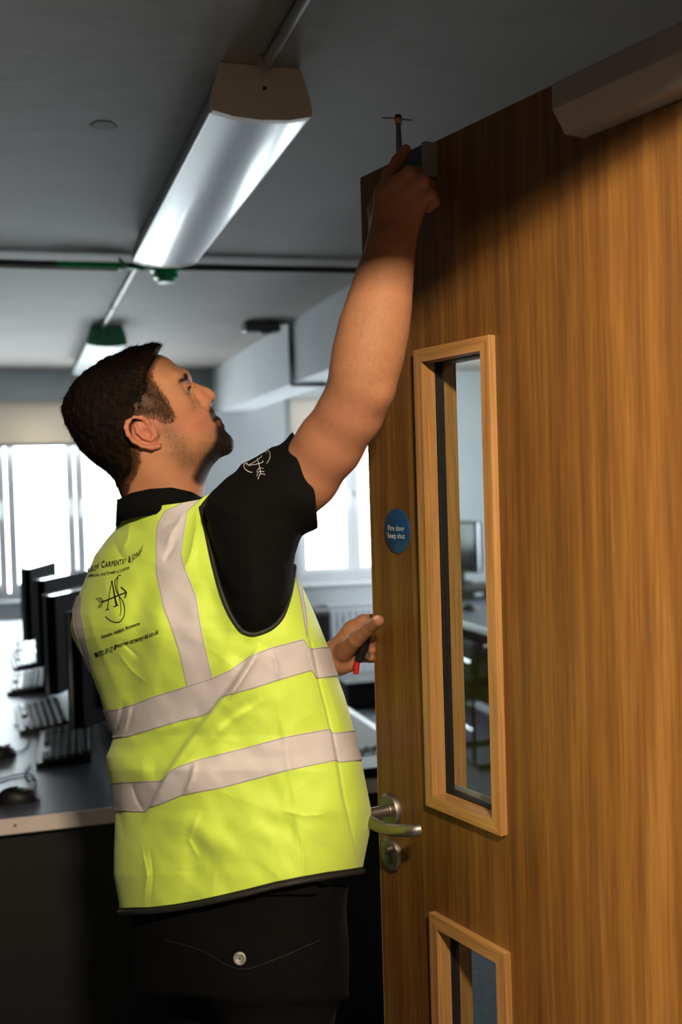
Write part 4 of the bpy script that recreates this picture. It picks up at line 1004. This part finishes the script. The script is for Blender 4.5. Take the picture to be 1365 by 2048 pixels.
# ------------------------------------------------------------------ hi-vis waistcoat
NECK = lambda px: np.interp(px, [230, 242, 270, 300, 330, 361, 400, 425, 470], [1026, 1025.5, 1019, 1014.5, 1010, 1006, 999, 984, 975])
HEM = lambda px: np.interp(px, [225, 242, 300, 350, 400, 450, 500, 550, 600, 650, 722, 745], [1822, 1822, 1821, 1815, 1806, 1795, 1783, 1770, 1760, 1751, 1741, 1735])
CREASE = [  # polyline, half width px, height mm (towards the viewer), one-sided step amount
    ([(520, 1285), (503, 1311), (466, 1370), (425, 1420), (380, 1475), (335, 1541), (300, 1615), (262, 1690)], 22, 4, 10),
    ([(372, 1020), (345, 1065), (330, 1100)], 9, 3, 0), ([(356, 1078), (338, 1108), (328, 1125)], 6, -3, 0), ([(372, 1040), (340, 1048), (322, 1062)], 5, -2.5, 2),
    ([(395, 1000), (392, 1060), (382, 1110), (368, 1140)], 10, 4, 0),
    ([(290, 1120), (283, 1200), (275, 1290), (262, 1380), (262, 1425)], 26, -5, 0), ([(330, 1150), (318, 1230), (300, 1330), (275, 1420)], 30, 4, 0),
    ([(232, 1300), (262, 1340), (300, 1372)], 8, 2, 0), ([(240, 1280), (280, 1318)], 6, -2, 0), ([(200, 1130), (215, 1180), (235, 1250)], 14, 3, 0),
    ([(166, 1180), (175, 1240), (192, 1290), (215, 1340), (240, 1400)], 14, 4, 3), ([(222, 1070), (240, 1110), (262, 1130)], 10, -4, 0), ([(260, 1040), (255, 1080), (240, 1105)], 12, 5, 0),
    ([(250, 1400), (240, 1440), (228, 1478)], 7, -7, 0), ([(262, 1405), (254, 1445), (244, 1480)], 4, 4, 0), ([(240, 1412), (232, 1450)], 4, 3, 0), ([(272, 1405), (262, 1440), (255, 1470)], 4, -3, 0),
    ([(215, 1505), (260, 1540), (310, 1545)], 22, 6, 0), ([(230, 1470), (270, 1480), (330, 1460), (400, 1432)], 16, 6, 0), ([(240, 1560), (232, 1600), (255, 1690)], 9, -7, 3), ([(262, 1560), (275, 1600), (292, 1628)], 10, -5, 0),
    ([(283, 1690), (295, 1750), (287, 1815)], 5, 3, 0), ([(300, 1690), (306, 1750), (300, 1815)], 4, -2, 0), ([(392, 1520), (382, 1560), (368, 1592)], 5, 4, 3), ([(540, 1296), (552, 1330), (556, 1365)], 4, 2.5, 1.5), ([(520, 1300), (480, 1365), (455, 1400)], 9, 4, 0),
    ([(556, 1385), (562, 1440), (575, 1520), (590, 1600), (600, 1760)], 7, 1.6, .6), ([(600, 1660), (606, 1700), (610, 1755)], 3, 1.6, 1), ([(330, 1640), (400, 1660), (470, 1720)], 26, 4, 0), ([(372, 1640), (390, 1700), (380, 1790)], 20, -3, 0), ([(400, 1620), (378, 1680), (400, 1720)], 9, 2, 0),
    ([(470, 1240), (490, 1290), (470, 1340)], 18, -3, 0), ([(430, 1130), (445, 1190), (470, 1250), (500, 1290)], 16, 4, 0), ([(610, 1290), (640, 1400), (670, 1520)], 12, -2, 0),
    ([(560, 1620), (610, 1632), (660, 1628)], 8, 1.5, 0), ([(500, 1640), (560, 1650), (600, 1660)], 20, -2, 0), ([(440, 1460), (480, 1420), (520, 1400)], 16, -3, 0), ([(350, 1550), (400, 1500), (470, 1440), (540, 1395)], 9, 3, 2)]
SEAM = [(589, 1135), (604, 1190), (612, 1240), (622, 1300), (634, 1360), (650, 1420), (664, 1480), (676, 1540), (684, 1590), (700, 1660), (722, 1742)]
def disp(px, py):
    """height of cloth above the smooth shell, metres"""
    px = npv(px); py = npv(py); sh = px.shape; x = px.ravel(); y = py.ravel(); h = np.zeros(len(x))
    wx = x+5*np.sin(y/37+1)+4*np.sin(x/23); wy = y+6*np.sin(x/41+2)
    for i, (kx, ky, a) in enumerate([(.021, .012, 2.0), (-.017, .024, 1.6), (.045, .016, .9), (.012, .052, .6), (-.07, .035, .45), (.09, .05, .30), (-.05, .11, .25), (.15, -.09, .16)]):
        h += a*np.sin(wx*kx+wy*ky+i*1.3)
    h *= 1.55
    for i, (kx, ky, a) in enumerate([(.034, .020, 1.5), (-.026, .036, 1.3), (.012, -.045, 1.1), (.061, .033, .8), (-.055, .058, .7)]):
        m_ = np.clip(.5+.8*np.sin(x*.011*(1+i*.3)+y*.009+i*2.1), 0, 1)
        h += a*m_*(1-np.abs(np.sin((wx*kx+wy*ky)*.5+i*.9+.6*np.sin(wx*.013-wy*.017+i)))**.7)*1.4
    for pl, w, a, st in CREASE:
        pl = npv(pl); bd = np.full(len(x), 1e9); sd = np.zeros(len(x)); tt = np.zeros(len(x)); n = len(pl)-1
        for i in range(n):
            p, e = pl[i], pl[i+1]-pl[i]; t = np.clip(((x-p[0])*e[0]+(y-p[1])*e[1])/(e@e), 0, 1); dx = x-p[0]-e[0]*t; dy = y-p[1]-e[1]*t
            d = np.hypot(dx, dy); m = d < bd; bd = np.where(m, d, bd); sd = np.where(m, np.sign(dx*-e[1]+dy*e[0]), sd); tt = np.where(m, (i+t)/n, tt)
        fade = np.clip(np.minimum(tt, 1-tt)*4, 0, 1)
        g = np.exp(-(bd/w)**2)
        a *= 2.1; st *= 1.7
        if st:
            h += fade*(a*np.exp(-(bd/w)**2)*.6 + st*np.exp(-bd/(w*2.6))/(1+np.exp(np.clip(sd*bd/1.8, -30, 30))))
        else: h += fade*a*(g if w > 12 else np.exp(-1.6*bd/w))
    s = x-np.interp(y, [q[1] for q in SEAM], [q[0] for q in SEAM]); on = np.clip((y-1135)/60, 0, 1)
    h += on*(-13/(1+np.exp(-np.clip(s/1.2, -30, 30)))+2.5*np.exp(-(s/2.2)**2)*(s < 0)-3*np.exp(-((s-3)/3.0)**2))
    return (h*.001).reshape(sh)
def vest_pt(th, v, lift=0., py=None):
    """th: angle round the body (0 = nearest the camera, + to the right), v: 0 neck .. 1 hem"""
    th, v = np.broadcast_arrays(npv(th), npv(v)); s_, c_ = np.sin(th), np.cos(th); y = 1000+v*800.
    fixed = py is not None
    if fixed: y = np.broadcast_to(npv(py), th.shape).astype(float)
    for _ in range(6):
        L, R_, b, dc, k = row(y); px = (L+R_)/2+(R_-L)/2*s_
        if not fixed:
            wv = np.clip(c_*3+.5, 0, 1); top = NECK(px)*wv+(1045+0*px)*(1-wv); bot = HEM(px); y = top+(bot-top)*v
    L, R_, b, dc, k = row(y); px = (L+R_)/2+(R_-L)/2*s_; sx = (px-(L+R_)/2)*dc/FP
    edge = np.clip(c_*2.2, 0, 1); hh = disp(px, y)*edge+.004*np.sin(th*9+y*.02)*(1-np.clip(c_*2+1, 0, 1))+lift
    dep = dc+k*sx-(b+hh)*c_; px2 = (L+R_)/2+((R_-L)/2+(hh*(1-edge)+lift)*FP/dc)*s_
    return PA(px2, y, dep), px, y
NU, NV = 560, 380
# spend more columns where the surface turns away at the silhouettes
TH = np.linspace(-math.pi, math.pi, NU, endpoint=False); VVv = np.linspace(0, 1, NV)
T2, V2 = np.meshgrid(TH, VVv); PV, ppx, ppy = vest_pt(T2, V2)
idx = np.arange(NU*NV).reshape(NV, NU); q = np.stack([idx[:-1], np.roll(idx, -1, 1)[:-1], np.roll(idx, -1, 1)[1:], idx[1:]], -1).reshape(-1, 4)
ARM = [(588, 1132), (585, 1160), (579, 1192), (566, 1229), (552, 1248), (535, 1260), (510, 1268.5), (492, 1266), (478, 1256), (460, 1228), (442, 1184), (426, 1126), (413, 1066), (402, 1020), (404, 1014), (416, 998), (430, 982)]
armS = np.array([c[:2] for c in crm([npv((a, b, 0)) for a, b in ARM], 6)])
apoly = np.concatenate([armS, npv([(470, 940), (800, 940), (800, 1132)])])
ctr = lambda A: A.ravel()[q].mean(1)
qc = np.cos(T2.ravel()[q]).mean(1); ax, ay = ctr(ppx), ctr(ppy)
inside = poly_sd(apoly, ax, ay) < 0
kill = inside & ((qc > -.05) | ((ay < 1132) & (ax > 480)))
# far shoulder opening for the left arm
kill |= (qc < -.25) & (np.hypot((ax-235)/75, (ay-1150)/85) < 1)
M['hivis'] = mat('hi_vis_polyester', (.62, .82, .085), .62, bump=.00025, bscale=1500, var=.02, vscale=400, sheen=.15)
M['tape'] = mat('reflective_tape', (.60, .545, .545), .62, bump=.00012, bscale=1800, var=.02, spec=.3)
M['piping'] = mat('black_piping', (.012, .013, .010), .6, var=.2, bump=.0004, bscale=1200)
vest = mesh('waistcoat', PV.reshape(-1, 3), q[~kill], M['hivis'], man, True, True, label='yellow high-visibility waistcoat')
VBV = BVHTree.FromPolygons([tuple(v) for v in PV.reshape(-1, 3)], [tuple(x) for x in q[~kill].tolist()])
def near_pt(px, py, lift):
    L, R_, b, dc, k = row(py); s_ = np.clip((px-(L+R_)/2)/((R_-L)/2), -.9999, .9999); return vest_pt(np.arcsin(s_), 0, lift, py)[0]
def pip(pts, r, name='piping', lab=None):
    MB().tube([tuple(p) for p in pts], r, 8).build(name, M['piping'], vest, smooth=True, world=True, label=lab)
pip([near_pt(a, b, .001) for a, b in armS], .0036)
pip([near_pt(a+3.2, b-.3, .0016) if i > 40 else near_pt(a, b-3.0 if a < 560 else b, .0016) for i, (a, b) in enumerate(armS)], .0009)
hp_ = [vest_pt(t, 1.003, .001)[0] for t in np.linspace(-math.pi, math.pi, 220)]; pip(hp_, .0042)
hp_ = [vest_pt(t, .9935, .0006)[0] for t in np.linspace(-math.pi, math.pi, 220)]; pip(hp_, .0011)
# reflective bands: everything is a patch of the same cloth, a millimetre proud
def band(top, bot, th0, th1, name='reflective_band', n=520, m=22):
    top = npv(top); bot = npv(bot); th = np.linspace(th0, th1, n); s_, c_ = np.sin(th), np.cos(th)
    def edge(pl):
        y = np.full(n, pl[:, 1].mean())
        for _ in range(6):
            L, R_, *_r = row(y); px = (L+R_)/2+(R_-L)/2*s_; y = np.interp(px, pl[:, 0], pl[:, 1])
        return y
    yt, yb = edge(top), edge(bot); t = np.linspace(0, 1, m)[:, None]; Y = yt+(yb-yt)*t; T = np.broadcast_to(th, Y.shape)
    V, _, _ = vest_pt(T, 0, .0011, Y); I_ = np.arange(n*m).reshape(m, n)
    Q_ = np.stack([I_[:-1, :-1], I_[:-1, 1:], I_[1:, 1:], I_[1:, :-1]], -1).reshape(-1, 4)
    mesh(name, V.reshape(-1, 3), Q_, M['tape'], vest, True, True)
    for Ye in (yt+1.5, yb-1.5):   # stitching
        Vs, _, _ = vest_pt(th[::3], 0, .0016, Ye[::3]); MB().tube([tuple(p) for p in Vs], .00035, 4).build('stitching', M['stitch'], vest, world=True)
M['stitch'] = mat('grey_thread', (.30, .27, .25), .7, var=.1)
UT = [(150, 1421), (212, 1421), (235, 1418), (268, 1408), (310, 1392), (364, 1375), (424, 1356), (460, 1340), (499, 1311.5), (540, 1295), (575, 1286), (604, 1278), (614, 1279), (617.6, 1297), (658.7, 1293), (720, 1290)]
UB = [(150, 1478), (233, 1476), (257, 1474), (307, 1459), (360, 1443), (405, 1432.6), (422, 1425), (434, 1405), (446, 1393.6), (508, 1377), (560, 1360), (625, 1341), (629, 1342), (632, 1357.5), (675, 1352.6), (720, 1349)]
LT = [(150, 1566), (222.5, 1565), (323, 1561), (332, 1552), (340, 1542), (356, 1533), (395, 1519), (487, 1496), (569, 1473.6), (657, 1457), (660, 1457), (662.8, 1466), (704.6, 1461), (750, 1458)]
LB = [(150, 1620), (231, 1621), (262, 1624), (292, 1625), (298, 1616), (320, 1610), (368, 1590.5), (446, 1576), (569, 1543), (672, 1521), (675, 1521), (677, 1525.7), (719, 1521), (760, 1518)]
band(UT, UB, -math.pi, math.pi); band(LT, LB, -math.pi, math.pi)
def strip(Lp, Rp, n=110, m=18, lift=.0009):
    Lp = npv(Lp); Rp = npv(Rp); t = np.linspace(0, 1, n)
    def samp(pl):
        d = np.r_[0, np.cumsum(np.hypot(*np.diff(pl, axis=0).T))]; d /= d[-1]; return np.stack([np.interp(t, d, pl[:, 0]), np.interp(t, d, pl[:, 1])], 1)
    A, B_ = samp(Lp), samp(Rp); s = np.linspace(0, 1, m)[:, None, None]; G = A+(B_-A)*s
    V = near_pt(G[..., 0], G[..., 1], lift); I_ = np.arange(n*m).reshape(m, n)
    mesh('reflective_strap', V.reshape(-1, 3), np.stack([I_[:-1, :-1], I_[:-1, 1:], I_[1:, 1:], I_[1:, :-1]], -1).reshape(-1, 4), M['tape'], vest, True, True)
    for side in (.03, .97):
        g = A+(B_-A)*side; Vs = near_pt(g[::2, 0], g[::2, 1], lift+.0006); MB().tube([tuple(p) for p in Vs], .00035, 4).build('stitching', M['stitch'], vest, world=True)
strip([(365, 1005.5), (329, 1022), (316, 1045), (312, 1065), (312, 1147), (326, 1214), (343, 1258), (359.4, 1308.5), (374, 1376)], [(401, 999), (376, 1022), (370, 1060), (363.6, 1108), (372, 1140), (393, 1191.6), (401, 1244.5), (412, 1300), (427, 1358)])
strip([(156, 1192), (147, 1222), (150, 1255), (160, 1290), (173, 1325), (183, 1345)], [(165, 1192), (163, 1225), (170, 1262), (176, 1290), (184, 1322), (190, 1345)], 60, 6)
strip([(590, 1150), (596, 1180), (603, 1215), (608, 1245), (613, 1275)], [(593, 1150), (606, 1182), (613, 1215), (613, 1235), (614, 1275)], 50, 5)
# printing on the back
M['print'] = mat('black_print', (.012, .014, .006), .6, var=.1)
def printed(txt, ctrl, h, name='lettering', small=None):
    """lay a line of text along ctrl = [(t, px, py)], height h px"""
    if small:   # small capitals: build piecewise
        Vs = []; Fs = []; x = 0; n0 = 0
        for ch in txt:
            if ch == ' ': x += .30; continue
            up = ch.isupper() or not ch.isalpha(); sc = 1.0 if up else small
            V, Fc_ = text_mesh(ch.upper(), sc, bold=.016)
            w = V[:, 0].max() if len(V) else .3
            V = V.copy(); V[:, 0] += x; x += w+.07
            Vs.append(V); Fs += [tuple(i+n0 for i in f_) for f_ in Fc_]; n0 += len(V)
        V = np.concatenate(Vs); Fc_ = Fs
    else: V, Fc_ = text_mesh(txt, 1.0, bold=.022)
    w = V[:, 0].max(); t = V[:, 0]/w; c = npv(ctrl)
    px = np.interp(t, c[:, 0], c[:, 1]); py = np.interp(t, c[:, 0], c[:, 2])
    hh = V[:, 1]*h*1.12/.72
    px = px+hh*.02; py = py-hh
    pts = near_pt(px, py, .0013)
    mesh(name, pts, Fc_, M['print'], vest, False, True)
Z8 = lambda a, b: (120+a/3.592, 980+b/3.592)
def z8(L): return [(t, *Z8(a, b)) for t, a, b in L]
printed('Arrow Carpentry & Joinery', z8([(0, 196, 594), (.20, 268, 574), (.245, 284, 560), (.42, 375, 548), (.60, 462, 532), (.66, 480, 524), (.70, 506, 518), (.74, 516, 512), (.90, 575, 470), (1, 600, 425)]), 12.0, small=.80)
printed('Commercial and Domestic Carpentry', z8([(0, 196, 624), (.30, 285, 615), (.42, 332, 611), (.46, 342, 608), (.68, 425, 594), (.74, 435, 590), (1, 505, 566)]), 5.6, small=.8)
printed('Inspection, Installation, Maintenance', z8([(0, 300, 1066), (.30, 385, 1040), (.64, 470, 1008), (.66, 475, 1005), (1, 575, 968)]), 6.6)
printed('07932 539 127', z8([(0, 276, 1200), (1, 384, 1160)]), 9.6)
printed('www.arrow-carpentry-ltd.co.uk', z8([(0, 410, 1136), (.25, 450, 1122), (.62, 580, 1082), (.8, 632, 1062), (1, 712, 1030)]), 8.6)
zz = lambda L: [Z8(a, b) for a, b in L]
def logo(name, sts, lab=None):
    g_ = MB()
    for L, w in sts: stroke(VBV, zz(L), w, g_, .0013)
    g_.build(name, M['print'], vest, world=True, label=lab)
fl_ = []
for dx in (0, 13, 26):
    fl_ += [([(258+dx, 776-dx*.25), (275+dx, 792-dx*.3), (290+dx*.9, 806-dx*.35)], .9), ([(290+dx*.9, 806-dx*.35), (282+dx*.8, 828-dx*.3), (272+dx*.8, 852-dx*.3)], .9)]
logo('logo_arrow', [([(296, 806), (340, 790), (400, 765), (472, 737)], 2.6), ([(436, 697), (458, 714), (478, 736)], 2.6), ([(478, 736), (474, 755), (464, 776)], 2.6)]+[(a, 1.3) for a, _ in fl_], 'black printed arrow')
logo('logo_letter', [([(372, 652), (362, 710), (350, 790), (341, 855)], 1.6), ([(374, 650), (384, 710), (397, 780), (408, 832)], [2.0, 4.4]), ([(328, 863), (341, 858), (354, 856)], 1.9), ([(384, 838), (402, 833), (420, 826)], 2.1)], 'black printed letter A')
logo('logo_letter', [([(440, 616), (426, 612), (410, 632), (412, 655), (410, 700), (424, 760), (436, 820), (439, 870), (431, 905)], 1.5), ([(422, 630), (396, 648), (398, 690), (414, 745), (452, 800), (464, 855), (460, 905), (432, 945), (395, 950), (355, 933), (328, 908)], 1.8)], 'black printed letter J')
logo('phone_icon', [([(253, 1168), (260, 1184), (267, 1199)], 6.0)])
logo('web_icon', [([(402, 1110), (397, 1128), (392, 1148)], 3.8)])
# ------------------------------------------------------------------ trousers, boots
M['trouser'] = mat('black_workwear', (.0030, .0027, .0027), .9, bump=.0008, bscale=500, var=.1, spec=.12)
TC = P(480, 1900, 1.79); TC[2] = 0; e_ = CR*.62-CF*.78; e_[2] = 0; e_ /= np.linalg.norm(e_); fw_ = np.array([-e_[1], e_[0], 0]); zz_ = npv((0, 0, 1))
tr_ = Fd(); tr_.u(torso(.020, 1770, 1990)); tr_.u(ell(TC+zz_*.84, np.stack([e_, fw_, zz_]), (.165, .125, .10)), .03)
for s in (1, -1):
    tr_.u(cone(TC+e_*.085*s+zz_*.80, TC+e_*.105*s+fw_*.02+zz_*.46, .098, .074), .05)
    tr_.u(cone(TC+e_*.105*s+fw_*.02+zz_*.46, TC+e_*.12*s-fw_*.01+zz_*.09, .074, .066), .03)
tr_.ops = [(a, (lambda f0: (lambda p: f0(p)+.0025*vnoise(p, 45, 31)))(f), k) for a, f, k in tr_.ops]
TV, TQ = surfnet(tr_, TC-npv((.35, .35, -.02)), TC+npv((.35, .35, 1.12)), .006, margin=1.8); TV = relax(TV, TQ, 2)
tro = mesh('trousers', TV, TQ, M['trouser'], man, True, True, label='black work trousers')
for s in (1, -1):
    bt = Fd(); c = TC+e_*.12*s-fw_*.01
    bt.u(cone(c+zz_*.055+fw_*.0, c+zz_*.045+fw_*.15, .046, .042)); bt.u(cone(c+zz_*.06, c+zz_*.15, .046, .052), .03); bt.cut(lambda p: .004-p[:, 2])
    V, Q_ = surfnet(bt, c-npv((.25, .25, .02)), c+npv((.25, .25, .24)), .005, margin=1.8); mesh('boot', relax(V, Q_, 1), Q_, M['seal'], man, True, True)
TBV = BVHTree.FromPolygons([tuple(v) for v in TV], [tuple(x) for x in TQ.tolist()])
h, nrm = castpx(TBV, 480, 1917)
if h is not None:
    nv = (CC-h)/np.linalg.norm(CC-h)*.6+nrm*.4; nv /= np.linalg.norm(nv); ux = np.cross(zz_, nv); ux /= np.linalg.norm(ux); uy = np.cross(nv, ux)
    def disc(prof, n=28):
        V = []; Fc = []
        for r, o in prof:
            for k in range(n): a = 2*math.pi*k/n; V.append(h+nv*(.0015+o)+(ux*math.cos(a)+uy*math.sin(a))*r)
        for i in range(len(prof)-1):
            for k in range(n): Fc.append((i*n+k, i*n+(k+1) % n, (i+1)*n+(k+1) % n, (i+1)*n+k))
        Fc.append(tuple((len(prof)-1)*n+k for k in range(n))); return V, Fc
    V, Fc = disc([(.0095, -.002), (.0098, .001), (.0085, .0024), (.0052, .0024), (.0048, .0012), (.0005, .0012)]); sn = mesh('snap_button', V, Fc, mat('snap_metal', (.30, .29, .28), .45, .4, var=.05), tro, True, True, label='pale metal snap button')
    lt = MB(); 
    for k in range(18):
        if k in (4, 5, 13, 14): continue
        a = 2*math.pi*k/18; c = h+nv*.0041+(ux*math.cos(a)+uy*math.sin(a))*.0069; ra = ux*math.cos(a)+uy*math.sin(a); ta = -ux*math.sin(a)+uy*math.cos(a)
        lt.add([c-ra*.001-ta*.0005, c+ra*.001-ta*.0005, c+ra*.001+ta*.0005, c-ra*.001+ta*.0005], [(0, 1, 2, 3)])
    lt.build('ring_print', M['seal'], sn, world=True); V, Fc = ball(h+nv*.002, .0022, 8); mesh('stud', V, Fc, M['dark_steel'], sn, True, True)
# pocket flap line
fl = MB(); stroke(TBV, [(330, 1880), (400, 1900), (480, 1938), (560, 1915), (640, 1880)], 2.0, fl, .001); fl.build('pocket_flap', mat('flap_edge', (.006, .0055, .0055), .8, var=.1), tro, world=True)

# ------------------------------------------------------------------ tools in the hands
pen = empty('marking_tool', tuple(P(798, 300, 1.625)), 0, 'thin dark tool with brass collar held up in the raised hand', 'tool')
MB().tube([P(801, 350, 1.612), P(799, 300, 1.628), P(798, 272, 1.636), P(797, 247, 1.644)], [.0045, .0048, .0042, .0036], 12).build('shaft', M['dark_steel'], pen, world=True, smooth=True)
M['brass'] = mat('brass', (.75, .48, .17), .25, 1, var=.05)
MB().tube([P(797, 250, 1.643), P(797, 247, 1.644), P(797, 240, 1.646), P(797, 236, 1.647)], [.0045, .0058, .0060, .0052], 14).build('collar', M['brass'], pen, world=True, smooth=True)
MB().tube([P(797, 239, 1.646), P(797, 232, 1.648)], [.0062, .0050], 14).build('head', M['seal'], pen, world=True, smooth=True)
MB().tube([P(765, 235.5, 1.647), P(787, 236, 1.647), P(808, 239, 1.647), P(825, 240.5, 1.647)], [.0010, .0013, .0013, .0010], 8).build('crossbar', mat('dull_brass', (.25, .20, .12), .5, .6, var=.1), pen, world=True)
tl = empty('hand_tool', tuple(P(716, 1320, 1.815)), 0, 'small black tool with red handle held in the lower hand at the door edge', 'tool')
MB().tube([P(737, 1262, 1.795), P(731, 1280, 1.800), P(726, 1300, 1.806), P(718, 1322, 1.812)], [.006, .0085, .0085, .0065], 12).build('grip', M['black_plastic'], tl, world=True, smooth=True)
MB().tube([P(730, 1306, 1.812), P(738, 1316, 1.812)], [.007, .005], 10).build('jaw', M['dark_steel'], tl, world=True, smooth=True)
MB().tube([P(717, 1316, 1.812), P(714, 1330, 1.812), P(712.5, 1348, 1.812)], [.0045, .0050, .0046], 12).build('red_handle', mat('red_plastic', (.42, .008, .012), .35, var=.05), tl, world=True, smooth=True)
